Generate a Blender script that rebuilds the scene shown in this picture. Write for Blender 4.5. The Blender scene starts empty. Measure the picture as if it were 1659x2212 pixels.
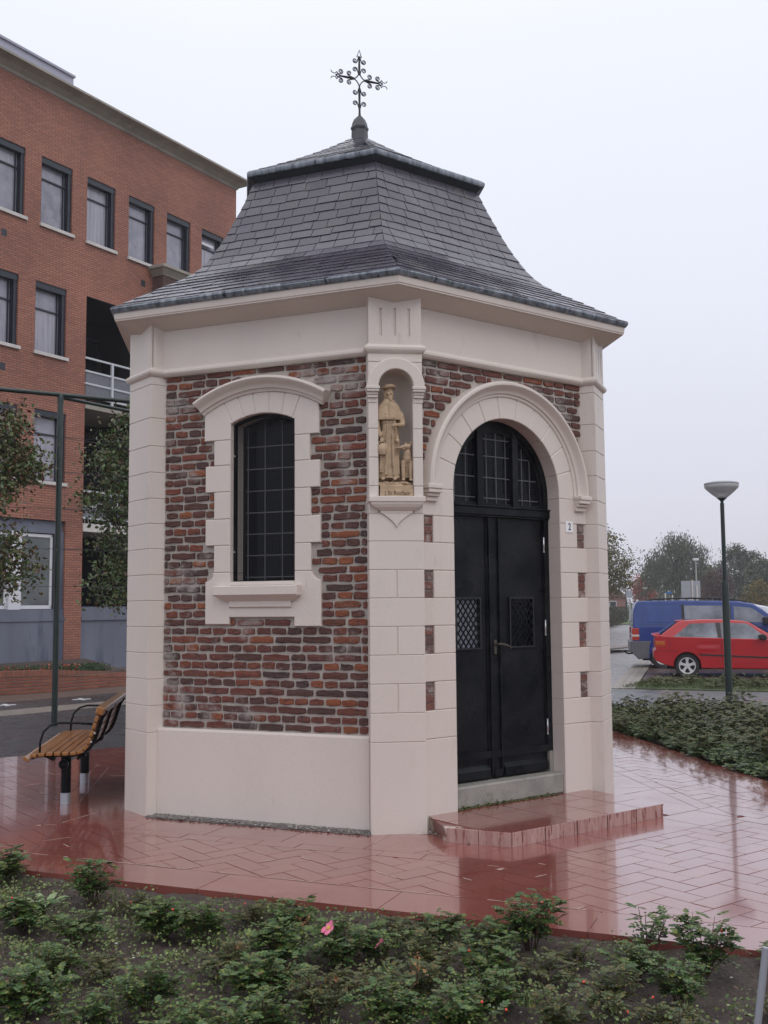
import bpy, bmesh, math, random
import numpy as np
from math import sin, cos, pi, radians, sqrt, atan2
from mathutils import Vector, Matrix

random.seed(7); np.random.seed(7)
S = bpy.context.scene
COL = S.collection
A0 = 0.1113                     # rotation of the hexagonal chapel

# ------------------------------------------------------------------ camera
cam_d = bpy.data.cameras.new('camera')
cam = bpy.data.objects.new('camera', cam_d); COL.objects.link(cam)
cam_d.sensor_fit = 'VERTICAL'; cam_d.sensor_height = 36.0
cam_d.lens = 36.0 * 2275.39 / 2212.0
cam_d.clip_start = 0.05; cam_d.clip_end = 2000
PITCH, ROLL, YAW = 0.0895, 0.0084, 0.0208
fw = Vector((sin(YAW)*cos(PITCH), cos(YAW)*cos(PITCH), sin(PITCH)))
rt = Vector((cos(YAW), -sin(YAW), 0)); up = rt.cross(fw)
Rc = rt*cos(ROLL) - up*sin(ROLL); Uc = rt*sin(ROLL) + up*cos(ROLL)
cam.matrix_world = Matrix(((Rc.x, Uc.x, -fw.x, 0), (Rc.y, Uc.y, -fw.y, -9.8286), (Rc.z, Uc.z, -fw.z, 1.6), (0, 0, 0, 1)))
S.camera = cam

# ------------------------------------------------------------------ world, sun, exposure
SUN_EL, SUN_AZ = radians(48), radians(150)      # azimuth clockwise from +y (light from the front right)
world = bpy.data.worlds.new('World'); S.world = world; world.use_nodes = True
nt = world.node_tree; nt.nodes.clear()
wout = nt.nodes.new('ShaderNodeOutputWorld')
sky = nt.nodes.new('ShaderNodeTexSky'); sky.sky_type = 'NISHITA'; sky.sun_disc = False
sky.sun_elevation = SUN_EL; sky.sun_rotation = SUN_AZ
bg1 = nt.nodes.new('ShaderNodeBackground'); bg1.inputs[1].default_value = 0.10
nt.links.new(sky.outputs[0], bg1.inputs[0])
tc = nt.nodes.new('ShaderNodeTexCoord'); sx = nt.nodes.new('ShaderNodeSeparateXYZ')
nt.links.new(tc.outputs['Generated'], sx.inputs[0])
wn = nt.nodes.new('ShaderNodeTexNoise'); wn.inputs['Scale'].default_value = 1.6; wn.inputs['Detail'].default_value = 3
nt.links.new(tc.outputs['Generated'], wn.inputs[0])
wm = nt.nodes.new('ShaderNodeMath'); wm.operation = 'MULTIPLY_ADD'; wm.inputs[1].default_value = 0.12; 
nt.links.new(wn.outputs[0], wm.inputs[0]); nt.links.new(sx.outputs[2], wm.inputs[2])
ws = nt.nodes.new('ShaderNodeMath'); ws.operation = 'SUBTRACT'; ws.inputs[1].default_value = 0.06
nt.links.new(wm.outputs[0], ws.inputs[0])
ramp = nt.nodes.new('ShaderNodeValToRGB')
stops = [(0.0, (.54,.53,.605)), (0.10, (.60,.60,.68)), (0.30, (.70,.715,.80)), (0.5, (.76,.785,.87)), (0.7, (.95,.97,1.04)), (1.0, (1.16,1.17,1.23))]
el = ramp.color_ramp.elements
el[0].position, el[0].color = stops[0][0], stops[0][1] + (1,)
el[1].position, el[1].color = stops[-1][0], stops[-1][1] + (1,)
for p_, c_ in stops[1:-1]:
    e_ = el.new(p_); e_.color = c_ + (1,)
nt.links.new(ws.outputs[0], ramp.inputs[0])
bg2 = nt.nodes.new('ShaderNodeBackground'); bg2.inputs[1].default_value = 1.08
nt.links.new(ramp.outputs[0], bg2.inputs[0])
mxw = nt.nodes.new('ShaderNodeMixShader'); mxw.inputs[0].default_value = 0.93    # closed cloud cover over the sky
nt.links.new(bg1.outputs[0], mxw.inputs[1]); nt.links.new(bg2.outputs[0], mxw.inputs[2])
nt.links.new(mxw.outputs[0], wout.inputs[0])

sun_d = bpy.data.lights.new('sun', 'SUN'); sun = bpy.data.objects.new('sun', sun_d); COL.objects.link(sun)
sun_d.energy = 0.55; sun_d.angle = radians(35); sun_d.color = (1.0, .96, .90)
sd = Vector((sin(SUN_AZ)*cos(SUN_EL), cos(SUN_AZ)*cos(SUN_EL), sin(SUN_EL)))
sun.rotation_euler = sd.to_track_quat('Z', 'Y').to_euler()

S.view_settings.view_transform = 'Standard'; S.view_settings.look = 'None'
S.view_settings.exposure = 0.23; S.view_settings.gamma = 1.0; S.view_settings.use_curve_mapping = False
S.render.resolution_x = 768; S.render.resolution_y = 1024
S.cycles.max_bounces = 6; S.cycles.volume_bounces = 0; S.cycles.transparent_max_bounces = 8
S.cycles.use_denoising = True; S.cycles.volume_step_rate = 5

# ------------------------------------------------------------------ helpers
def az(phi): return Vector((sin(phi), -cos(phi), 0))
def tg(phi): return Vector((cos(phi), sin(phi), 0))
def RZ(phi): return Matrix.Rotation(phi, 4, 'Z')

class MB:
    def __init__(s): s.v = []; s.f = []
    def add(s, vs, fs):
        o = len(s.v); s.v += [tuple(p) for p in vs]; s.f += [tuple(i+o for i in q) for q in fs]; return s
    def box(s, x0, x1, y0, y1, z0, z1):
        return s.add([(x0,y0,z0),(x1,y0,z0),(x1,y1,z0),(x0,y1,z0),(x0,y0,z1),(x1,y0,z1),(x1,y1,z1),(x0,y1,z1)],
                     [(0,3,2,1),(4,5,6,7),(0,1,5,4),(1,2,6,5),(2,3,7,6),(3,0,4,7)])
    def obox(s, c, u, v, w):                       # oriented box: centre and three half vectors
        c, u, v, w = map(Vector, (c, u, v, w)); vs = []
        for k in (-1, 1):
            for i, j in ((-1,-1),(1,-1),(1,1),(-1,1)): vs.append(c + u*i + v*j + w*k)
        return s.add(vs, [(0,3,2,1),(4,5,6,7),(0,1,5,4),(1,2,6,5),(2,3,7,6),(3,0,4,7)])
    def bar(s, a, b, hw, hh, upv=(0,0,1)):         # rectangular bar between two points
        a, b = Vector(a), Vector(b); d = b-a; L = d.length; d.normalize()
        r = d.cross(Vector(upv)); 
        if r.length < 1e-4: r = d.cross(Vector((1,0,0)))
        r.normalize(); u2 = r.cross(d)
        return s.obox((a+b)/2, d*L/2, r*hw, u2*hh)
    def prism(s, poly, y0, y1, ch=0.0):            # poly in (u,z); front y0 (towards viewer), back y1
        n = len(poly)
        ar = sum(poly[i][0]*poly[(i+1)%n][1]-poly[(i+1)%n][0]*poly[i][1] for i in range(n))
        if ar < 0: poly = poly[::-1]
        if ch > 0:
            ins = []
            for i in range(n):
                p0, p1, p2 = Vector(poly[i-1]), Vector(poly[i]), Vector(poly[(i+1)%n])
                e1 = (p1-p0); e2 = (p2-p1)
                if e1.length < 1e-7 or e2.length < 1e-7: ins.append(tuple(p1)); continue
                e1.normalize(); e2.normalize()
                n1 = Vector((-e1.y, e1.x)); n2 = Vector((-e2.y, e2.x)); m = n1+n2
                if m.length < 1e-3: m = n1
                m.normalize(); k = ch/max(.35, m.dot(n1)); ins.append(tuple(p1+m*k))
            vs = [(u,y1,z) for u,z in poly] + [(u,y0+ch,z) for u,z in poly] + [(u,y0,z) for u,z in ins]
            fs = [tuple(range(2*n, 3*n)), tuple(range(n))[::-1]]
            for i in range(n):
                j = (i+1)%n; fs += [(i,j,n+j,n+i), (n+i,n+j,2*n+j,2*n+i)]
        else:
            vs = [(u,y1,z) for u,z in poly] + [(u,y0,z) for u,z in poly]
            fs = [tuple(range(n, 2*n)), tuple(range(n))[::-1]] + [(i,(i+1)%n,n+(i+1)%n,n+i) for i in range(n)]
        return s.add(vs, fs)
    def flat(s, poly, z0, z1):                     # poly in (x,y), extruded in z
        n = len(poly)
        return s.add([(x,y,z0) for x,y in poly]+[(x,y,z1) for x,y in poly],
                     [tuple(range(n,2*n)), tuple(range(n))[::-1]] + [(i,(i+1)%n,n+(i+1)%n,n+i) for i in range(n)])
    def tube(s, pts, r, seg=6, cap=True, flat=None):
        pts = [Vector(p) for p in pts]; n = len(pts); rs = r if isinstance(r, (list,tuple)) else [r]*n
        rings = []; ref = None
        for i, p in enumerate(pts):
            d = (pts[min(i+1,n-1)]-pts[max(i-1,0)]).normalized()
            if ref is None: ref = d.cross(Vector((0,0,1)) if abs(d.z) < .9 else Vector((1,0,0))).normalized()
            ref = (ref - d*ref.dot(d)); 
            if ref.length < 1e-5: ref = d.orthogonal()
            ref.normalize(); b = d.cross(ref)
            rings.append([p + (ref*cos(2*pi*k/seg) + b*sin(2*pi*k/seg))*rs[i] for k in range(seg)])
        vs = [q for R in rings for q in R]; fs = []
        for i in range(n-1):
            for k in range(seg):
                k2 = (k+1)%seg; fs.append((i*seg+k, i*seg+k2, (i+1)*seg+k2, (i+1)*seg+k))
        if cap: fs += [tuple(range(seg))[::-1], tuple(range((n-1)*seg, n*seg))]
        return s.add(vs, fs)
    def lathe(s, prof, seg=16, c=(0,0,0), M=None, a0=0, a1=2*pi, sy=1.0, cap=True):   # prof: (r,z)
        full = abs(a1-a0-2*pi) < 1e-6; m = seg if full else seg+1
        vs = []
        for r, z in prof:
            for k in range(m):
                t = a0+(a1-a0)*k/seg; p = Vector((r*cos(t), r*sin(t)*sy, z))
                if M: p = M @ p
                vs.append(p+Vector(c))
        fs = []
        for i in range(len(prof)-1):
            for k in range(seg):
                k2 = (k+1)%m if full else k+1
                fs.append((i*m+k, i*m+k2, (i+1)*m+k2, (i+1)*m+k))
        if full and cap:
            if prof[0][0] > 1e-5: fs.append(tuple(range(m))[::-1])
            if prof[-1][0] > 1e-5: fs.append(tuple(range((len(prof)-1)*m, len(prof)*m)))
        return s.add(vs, fs)
    def sweep(s, path, prof, closed=False, ends=True):  # path of (x,y) walked so outside is on the right; prof of (d,z)
        n = len(path); P = [Vector(p) for p in path]; mit = []
        for i in range(n):
            def nr(a, b): d = (P[b]-P[a]).normalized(); return Vector((d.y, -d.x))
            if closed: n1, n2 = nr(i-1, i), nr(i, (i+1)%n)
            else: n1 = nr(max(i-1,0), max(i-1,0)+1); n2 = nr(min(i,n-2), min(i,n-2)+1)
            m = (n1+n2).normalized(); mit.append(m/max(.2, m.dot(n1)))
        k = len(prof); vs = [(P[i].x+mit[i].x*d, P[i].y+mit[i].y*d, z) for i in range(n) for d, z in prof]; fs = []
        for i in range(n if closed else n-1):
            j = (i+1)%n
            for q in range(k-1): fs.append((i*k+q, j*k+q, j*k+q+1, i*k+q+1))
        if not closed and ends: fs += [tuple(range(k))[::-1], tuple(range((n-1)*k, n*k))]
        return s.add(vs, fs)
    def arc(s, prof, c, a0, a1, N):                # prof of (r, y) swept around (u,z) centre c from a0 to a1
        k = len(prof); vs = []; fs = []
        for i in range(N+1):
            t = a0+(a1-a0)*i/N
            vs += [(c[0]+r*cos(t), y, c[1]+r*sin(t)) for r, y in prof]
        for i in range(N):
            for q in range(k-1): fs.append((i*k+q, (i+1)*k+q, (i+1)*k+q+1, i*k+q+1))
        fs += [tuple(range(k)), tuple(range(N*k, (N+1)*k))[::-1]]
        return s.add(vs, fs)
    def mesh(s, name, m=None, smooth=False, recalc=False):
        me = bpy.data.meshes.new(name); me.from_pydata(s.v, [], s.f)
        if recalc:
            b = bmesh.new(); b.from_mesh(me); bmesh.ops.remove_doubles(b, verts=b.verts, dist=1e-5); bmesh.ops.recalc_face_normals(b, faces=b.faces); b.to_mesh(me); b.free()
        if m: me.materials.append(m)
        if smooth: me.shade_smooth()
        return me
    def build(s, name, m, parent=None, M=None, smooth=False, recalc=False, bevel=0, bseg=2, auto=None):
        o = bpy.data.objects.new(name, s.mesh(name, m, smooth or auto is not None, recalc or bevel > 0)); COL.objects.link(o)
        if parent: o.parent = parent
        if M is not None: o.matrix_local = M
        if auto is not None: o.data.set_sharp_from_angle(angle=radians(auto))
        if bevel:
            b = o.modifiers.new('bevel', 'BEVEL'); b.width = bevel; b.segments = bseg; b.limit_method = 'ANGLE'; b.angle_limit = radians(35)
        return o

def empty(name, loc=(0,0,0), rz=0):
    o = bpy.data.objects.new(name, None); COL.objects.link(o); o.location = loc; o.rotation_euler = (0,0,rz); o.empty_display_size = .1
    return o
def tag(o, label=None, cat=None, group=None, kind=None):
    if label: o['label'] = label
    if cat: o['category'] = cat
    if group: o['group'] = group
    if kind: o['kind'] = kind
    return o
def inst(name, me, parent, M):
    o = bpy.data.objects.new(name, me); COL.objects.link(o); o.parent = parent; o.matrix_local = M; return o
def copy_tree(o, parent=None):
    c = o.copy(); COL.objects.link(c)
    if parent: c.parent = parent
    for ch in [x for x in o.children]: copy_tree(ch, c)
    return c

# ------------------------------------------------------------------ materials
def mat(name, col, rough=.6, var=None, vscale=3.0, bump=0.0, bscale=60.0, metal=0.0, coat=0.0, spec=.5, isl=None, dirt=None, rvar=0.0, bdist=.01, coatr=.1, trans=0, alpha=1):
    """col base; var = second colour mixed by noise; isl = list of colours picked per piece; dirt=(colour, scale, lo, hi) blotches with shapes of their own"""
    m = bpy.data.materials.new(name); m.use_nodes = True; t = m.node_tree; B = t.nodes['Principled BSDF']
    L = t.links.new; N = t.nodes.new
    B.inputs['Roughness'].default_value = rough; B.inputs['Metallic'].default_value = metal
    B.inputs['Coat Weight'].default_value = coat; B.inputs['Coat Roughness'].default_value = coatr; B.inputs['Specular IOR Level'].default_value = spec
    geo = N('ShaderNodeNewGeometry')
    src = None
    def noise(sc, det=4, rgh=.6, vec=None):
        n = N('ShaderNodeTexNoise'); n.inputs['Scale'].default_value = sc; n.inputs['Detail'].default_value = det; n.inputs['Roughness'].default_value = rgh
        L((vec or geo.outputs['Position']), n.inputs['Vector']); return n.outputs['Fac']
    def rgb(c): n = N('ShaderNodeRGB'); n.outputs[0].default_value = (*c, 1); return n.outputs[0]
    def mix(f, a, b):
        n = N('ShaderNodeMix'); n.data_type = 'RGBA'; L(f, n.inputs[0]); L(a, n.inputs[6]); L(b, n.inputs[7]); return n.outputs[2]
    def mr(x, a, b, c=0.0, d=1.0):
        n = N('ShaderNodeMapRange'); L(x, n.inputs[0])
        for i, q in enumerate((a, b, c, d)): n.inputs[i+1].default_value = q
        return n.outputs[0]
    src = rgb(col)
    if isl:
        oi = N('ShaderNodeObjectInfo'); ad = N('ShaderNodeMath'); ad.operation = 'ADD'
        L(oi.outputs['Random'], ad.inputs[0]); L(geo.outputs['Random Per Island'], ad.inputs[1])
        fr = N('ShaderNodeMath'); fr.operation = 'FRACT'; L(ad.outputs[0], fr.inputs[0])
        rp = N('ShaderNodeValToRGB'); rp.color_ramp.interpolation = 'LINEAR'
        E = rp.color_ramp.elements
        E[0].position, E[0].color = 0, (*isl[0], 1); E[1].position, E[1].color = 1, (*isl[-1], 1)
        for i, c in enumerate(isl[1:-1]): e = E.new((i+1)/(len(isl)-1)); e.color = (*c, 1)
        L(fr.outputs[0], rp.inputs[0]); src = rp.outputs[0]
    if var: src = mix(mr(noise(vscale), .35, .65), src, rgb(var))
    for d in (dirt or []):
        src = mix(mr(noise(d[1], 5, .65), d[2], d[3]), src, rgb(d[0]))
    L(src, B.inputs['Base Color'])
    if rvar: L(mr(noise(vscale*.7, 3), .35, .65, max(.02, rough-rvar), rough+rvar), B.inputs['Roughness'])
    if bump:
        b = N('ShaderNodeBump'); b.inputs['Strength'].default_value = bump; b.inputs['Distance'].default_value = bdist
        L(noise(bscale, 5, .65), b.inputs['Height']); L(b.outputs[0], B.inputs['Normal'])
    if trans: B.inputs['Transmission Weight'].default_value = trans
    if alpha < 1: B.inputs['Alpha'].default_value = alpha
    return m

CREAM = mat('cream_paint', (.665,.592,.54), .5, var=(.625,.553,.505), vscale=1.3, bump=.5, bscale=120, bdist=.005, dirt=[((.50,.44,.39), 2.3, .60, .85), ((.44,.39,.33), 7, .66, .84)])
MORTAR = mat('mortar', (.47,.425,.385), .8, var=(.40,.355,.32), vscale=9, bump=.8, bscale=90, bdist=.01, dirt=[((.20,.165,.155), 5, .60, .78)])
BRICK = mat('old_brick', (.2,.06,.03), .55, bump=1.0, bscale=70, bdist=.014,
    isl=[(.11,.034,.024),(.19,.046,.026),(.055,.026,.023),(.25,.064,.024),(.11,.035,.026),(.15,.040,.025),(.058,.031,.029),(.13,.036,.025),(.28,.078,.024),(.07,.030,.024),(.12,.038,.026),(.05,.025,.022)],
    dirt=[((.035,.022,.022), 16, .54, .72), ((.38,.34,.32), 2.9, .55, .72), ((.30,.26,.25), 30, .64, .72)], rvar=.15, vscale=8)
SLATE = mat('roof_slate', (.07,.068,.085), .22, isl=[(.064,.058,.074),(.084,.075,.097),(.055,.050,.065),(.100,.090,.112),(.072,.065,.084)], bump=.22, bscale=45, bdist=.006,
    var=(.065,.058,.075), vscale=4, dirt=[((.095,.09,.07), 3.1, .58, .74)], rvar=.1)
LEAD = mat('lead_sheet', (.10,.115,.14), .38, var=(.27,.30,.345), vscale=18, bump=.4, bscale=25, dirt=[((.03,.035,.045), 16, .55, .68)], metal=.15)
LEADDK = mat('lead_dark', (.035,.038,.047), .5, var=(.055,.06,.07), vscale=12)
BLACK = mat('black_paint', (.004,.005,.007), .32, var=(.016,.017,.02), vscale=4, bump=.12, bscale=60, rvar=.08, spec=.13)
IRON = mat('black_iron', (.012,.012,.016), .45)
CAME = mat('lead_came', (.16,.165,.18), .5)
GLASSB = mat('dark_glass', (.004,.005,.007), .08, bump=.08, bscale=9, spec=.15)
def stretch(m, sc):
    t = m.node_tree; g = [n for n in t.nodes if n.type == 'NEW_GEOMETRY'][0]; mp = t.nodes.new('ShaderNodeMapping'); mp.inputs['Scale'].default_value = sc
    t.links.new(g.outputs['Position'], mp.inputs[0])
    for n in [n for n in t.nodes if n.type == 'TEX_NOISE']: t.links.new(mp.outputs[0], n.inputs['Vector'])
stretch(LEAD, (1.4,1.4,.12)); stretch(CREAM, (1.15,1.15,.42))
STEEL = mat('bright_steel', (.6,.6,.62), .3, metal=.9)
STONE = mat('grey_stone', (.30,.28,.25), .6, var=(.22,.21,.19), vscale=7, bump=.6, bscale=70, dirt=[((.12,.13,.06), 6, .57, .7)])
SAND = mat('sandstone', (.49,.355,.235), .75, var=(.38,.27,.175), vscale=14, bump=.7, bscale=160, bdist=.003, dirt=[((.20,.13,.07), 24, .56, .74)])
LETTER_DK = mat('sunken_look_letter', (.13,.085,.05), .8)  # dark colour gives the raised letters a sunken, shaded look
WIRE = mat('galvanised_wire', (.35,.35,.35), .5)
# ------------------------------------------------------------------ the chapel
APO, RP, HW = 1.9302, 2.2383, 0.2
D30 = radians(30)
FL, FR = RZ(A0-D30), RZ(A0+D30)
chapel = tag(empty('chapel'), 'small hexagonal brick chapel with cream corner piers and curved slate roof', 'chapel')
def cells(us, zs, holes, y0, y1, mb=None):
    mb = mb or MB()
    us = sorted(set(us)); zs = sorted(set(zs))
    for j in range(len(zs)-1):
        zc = (zs[j]+zs[j+1])/2; run = None
        for i in range(len(us)-1):
            uc = (us[i]+us[i+1])/2
            solid = not any(h[0] < uc < h[1] and h[2] < zc < h[3] for h in holes)
            if solid: run = (run[0], us[i+1]) if run else (us[i], us[i+1])
            if (not solid or i == len(us)-2) and run:
                mb.box(run[0], run[1], y0, y1, zs[j], zs[j+1]); run = None
    return mb
WU = .93
holesR = [(-.62,.62,0,2.70),(-.56,.56,2.70,2.80),(-.50,.50,2.80,2.94),(-.38,.38,2.94,3.12)]
holesL = [(-.275,.31,1.76,3.10)]
walls = {}
for k in range(6):
    fr = RZ(A0+D30+k*2*D30)
    if k == 0:   mb = cells([-WU,WU]+[q for h in holesR for q in h[:2]], [-.05,3.46]+[q for h in holesR for q in h[2:]], holesR, -1.922, -1.72)
    elif k == 5: mb = cells([-WU,WU]+[q for h in holesL for q in h[:2]], [-.05,3.46]+[q for h in holesL for q in h[2:]], holesL, -1.922, -1.72)
    else: mb = MB().box(-WU, WU, -1.922, -1.72, -.05, 3.46)
    walls[k] = mb.build('wall', MORTAR, chapel, fr)

# --- bricks: rough rounded blocks, meshes shared
def brick_mesh(seed, el):
    r = random.Random(seed); mb = MB(); pts = []
    nx = 4 if el > 2 else 3
    for i in range(nx): pts.append((-.5+i/(nx)*1.0+ .5/nx*.0, -.5))
    out = [(-.5+ i/nx, -.5) for i in range(nx)] + [(.5,-.5),(.5,0)] + [(.5-i/nx, .5) for i in range(nx)] + [(-.5,.5),(-.5,0)]
    out = out[:]
    n = len(out); jx, jz = .035, .12
    o1 = []; o2 = []
    for x, z in out:
        cx = 1 - (.04 if abs(x) > .45 and abs(z) > .45 else 0)*.9
        x1 = x*cx + r.uniform(-jx, jx)*(.6 if el > 2 else 1.2); z1 = z*(1-(.08 if abs(x)>.45 else 0)) + r.uniform(-jz, jz)*.8
        o1.append((x1, z1)); o2.append((x1*(.965 if el < 2.5 else .98), z1*.84))
    vs = [(x, .3, z) for x, z in o1] + [(x, -.65+r.uniform(-.12,.12), z) for x, z in o1] + [(x, -1+r.uniform(-.15,.1), z) for x, z in o2] + [(0, -1+r.uniform(-.2,.1), 0)]
    fs = []
    for i in range(n):
        j = (i+1)%n; fs += [(i,j,n+j,n+i), (n+i,n+j,2*n+j,2*n+i), (2*n+i,2*n+j,3*n)]
    mb.add(vs, fs); return mb
BRS = [brick_mesh(100+i, 3.5) for i in range(8)]; BRH = [brick_mesh(200+i, 1.7) for i in range(8)]
BRS_ME = [b.mesh('brick', BRICK) for b in BRS]; BRH_ME = [b.mesh('brick', BRICK) for b in BRH]
def excl_L(z):
    e = None
    def s(a, b):
        nonlocal e; e = (min(a, e[0]), max(b, e[1])) if e else (a, b)
    if 1.473 < z < 1.527: return [(-.483,-.268),(.292,.515)]
    for lo, hi, a, b in [(1.527,1.80,-.483,.515),(1.80,1.87,-.44,.475),(1.87,2.08,-.407,.433),(2.08,2.285,-.485,.512),(2.285,2.497,-.408,.430),
                         (2.497,2.705,-.487,.507),(2.705,2.903,-.41,.424),(2.903,3.16,-.499,.503)]:
        if lo <= z < hi: s(a, b)
    if z > 3.17:
        q = 1.075**2-(z-2.30)**2
        if q > 0: w = min(sqrt(q), .60); s(.03-w, .03+w)
    return [e] if e else []
PATCH = [(2.066,2.265),(1.652,1.857),(1.243,1.452),(.830,1.035)]
def excl_R(z):
    if z < 2.475:
        for a, b in PATCH:
            if a-.004 <= z <= b+.004: return [(-.782,.787)]
        return [(-1,1)]
    q = .862**2-(z-2.5)**2
    if q > 0: w = max(sqrt(q), .78 if z < 2.56 else 0); return [(-w, w)]
    return []
def lay(exf, zlo, zhi, ulo, uhi, seed, pitch=.065):
    r = random.Random(seed); out = []; z = zlo; row = 0
    while z < zhi-.02:
        h = pitch-.0160; st = row % 2 == 0; zc = z+pitch/2; cutz = min(h, zhi-z-.006)
        u = ulo - r.uniform(0, .2 if st else .1)
        while u < uhi:
            w = (r.uniform(.205,.232) if (st and r.random() > .08) else r.uniform(.098,.118))
            g = r.uniform(.012,.021); a, b = max(u, ulo+.004), min(u+w, uhi-.004); u += w+g
            segs = [(a, b)] if b-a > .02 else []
            ex = exf(zc-.018)+exf(zc+.018)
            for x0, x1 in ex:
                ns = []
                for p, q in segs:
                    if x1+.004 <= p or x0-.004 >= q: ns.append((p, q))
                    else:
                        if x0-.004-p > .022: ns.append((p, x0-.004))
                        if q-x1-.004 > .022: ns.append((x1+.004, q))
                segs = ns
            for p, q in segs: out.append(((p+q)/2, z+.006+cutz/2+r.uniform(-.0025,.0025), q-p, cutz*r.uniform(.88,1.03), r.uniform(-.012,.012)))
        z += pitch; row += 1
    return out
def put_bricks(lst, wall, fr_angle, seed, single=True, limit=10**6):
    r = random.Random(seed); rest = MB(); n = 0
    lst = sorted(lst, key=lambda q: -q[2]*q[3])
    for (u, z, w, h, ro) in lst:
        long = w/h > 2.5; i = r.randrange(8); Mx = Matrix.Translation((u, -1.921, z)) @ Matrix.Rotation(ro, 4, 'Y') @ Matrix.Diagonal((w*(1 if r.random()<.5 else -1), .013, h*(1 if r.random()<.5 else -1), 1))
        if single and n < limit: inst('brick', (BRS_ME if long else BRH_ME)[i], wall, Mx); n += 1
        else:
            b = (BRS if long else BRH)[i]; rest.add([Mx @ Vector(p) for p in b.v], b.f)
    if rest.v: tag(rest.build('brick', BRICK, wall), kind='stuff')
bl = lay(excl_L, .676, 3.447, -.874, .882, 11)
put_bricks(bl, walls[5], None, 1, limit=285)
PATB = mat('painted_brick', (.15,.07,.055), .6, isl=[(.13,.055,.045),(.20,.075,.055),(.16,.09,.08),(.11,.06,.055)], bump=.9, bscale=70, bdist=.01, dirt=[((.36,.31,.29), 11, .50, .66)])
def patch_mesh(seed):
    r = random.Random(seed); return MB().prism([(-.5+r.uniform(0,.04),-.5+r.uniform(0,.08)),(0,-.5+r.uniform(-.03,.05)),(.5-r.uniform(0,.04),-.5+r.uniform(0,.08)),(.5-r.uniform(-.01,.03),0),(.5-r.uniform(0,.04),.5-r.uniform(0,.08)),(0,.5+r.uniform(-.05,.03)),(-.5+r.uniform(0,.04),.5-r.uniform(0,.08)),(-.5+r.uniform(-.01,.03),0)], -1, .3, .06).mesh('brick', PATB)
PTM = [patch_mesh(i) for i in range(6)]
brr = []
for a, b in PATCH:
    for side in (-1, 1):
        ulo, uhi = (-.872,-.782) if side < 0 else (.787,.882)
        for i in range(3):
            hh = (b-a)/3; inst('brick', PTM[random.randrange(6)], walls[0], Matrix.Translation(((ulo+uhi)/2, -1.924, a+hh*(i+.5))) @ Matrix.Diagonal(((uhi-ulo)*random.uniform(.93,1.0), .014, hh-.009, 1)))
brr += lay(lambda z: excl_R(z), 2.49, 3.447, -.874, .882, 23)
put_bricks(brr, walls[0], None, 2, limit=60)
for k in (1, 2, 3, 4): put_bricks(lay(lambda z: [], .676, 3.447, -.874, .882, 30+k), walls[k], None, k, single=False)

# --- plinth, frieze, mouldings on each side
for k in range(6):
    fr = RZ(A0+D30+k*2*D30)
    if k != 0:
        mb = MB(); mb.sweep([(-.9,-1.93),(.9,-1.93)], [(-.1,-.05),(.034,-.05),(.034,.655),(.028,.672),(-.1,.674)])
        mb.build('plinth', CREAM, chapel, fr)
    mb = MB(); mb.sweep([(-.9,-1.93),(.9,-1.93)], [(-.1,3.452),(.02,3.452),(.034,3.462),(.046,3.478),(.046,3.492),(.034,3.506),(.022,3.512),(.018,3.522),(-.1,3.524)])
    mb.build('moulding', CREAM, chapel, fr)
    mb = MB(); mb.box(-.9,.9,-1.943,-1.8,3.515,3.832); mb.build('frieze_panel', CREAM, chapel, fr)
    mb = MB(); mb.box(-.9,.9,-1.950,-1.8,3.839,3.95); mb.build('frieze_band', CREAM, chapel, fr)
hexp = lambda ap: [tuple((az(A0+k*2*D30)*(ap/cos(D30)))[:2]) for k in range(6)]
AE = 2.4823*cos(D30)
mb = MB(); mb.sweep(hexp(AE), [(-.35,3.80),(-.20,3.835),(-.185,3.842),(-.05,3.898),(-.05,3.90),(-.023,3.907),(-.018,3.909),(-.018,3.918),(-.012,3.922),(-.006,3.970),(-.006,3.982),(-.35,3.99)], closed=True)
mb.build('cornice', CREAM, chapel)
roof = MB()
PRF = [(2.497,4.012),(2.38,4.072),(2.269,4.139),(2.064,4.254),(1.886,4.350),(1.77,4.425),(1.69,4.492),(1.607,4.588),(1.478,4.775),(1.39,4.935),(1.301,5.103),(1.235,5.235),(1.176,5.37)]
PA = [(r*cos(D30), z) for r, z in PRF]
roof.sweep(hexp(0.001), [(r, z-.012) for r, z in PA[::-1]], closed=True)
rf = roof.build('roof', SLATE, chapel)
# lead roll round the eaves, cut into lapped lengths
for k in range(6):
    a, b = az(A0+k*2*D30)*(AE/cos(D30)), az(A0+(k+1)*2*D30)*(AE/cos(D30))
    mb = MB(); ph = A0+D30+k*2*D30; half = (b-a).length/2
    cuts = [-half]+sorted(random.uniform(-half*.8, half*.8) for _ in range(2))+[half]
    for i in range(3):
        e = .0025*(i%2)
        d0, d1 = cuts[i]+(0 if i==0 else .002), cuts[i+1]
        prof = [(-.15,4.02),(-.01,4.028+e),(.016+e,4.020),(.022+e,4.002),(.014+e,3.984),(.004+e,3.972),(-.02,3.968)]
        t0 = (lambda d: d*math.tan(D30)) 
        vs = []; 
        for end, uu in ((0,d0),(1,d1)):
            for d, z in prof:
                x = uu + (math.tan(D30)*d*(-1 if uu==-half else 1) if abs(abs(uu)-half) < 1e-6 else 0)
                vs.append((x, -(AE+d), z))
        n = len(prof); mb.add(vs, [(q, n+q, n+q+1, q+1) for q in range(n-1)]+[tuple(range(n))[::-1], tuple(range(n,2*n))])
    mb.build('lead_roll', LEAD, chapel, RZ(ph), auto=40)

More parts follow.
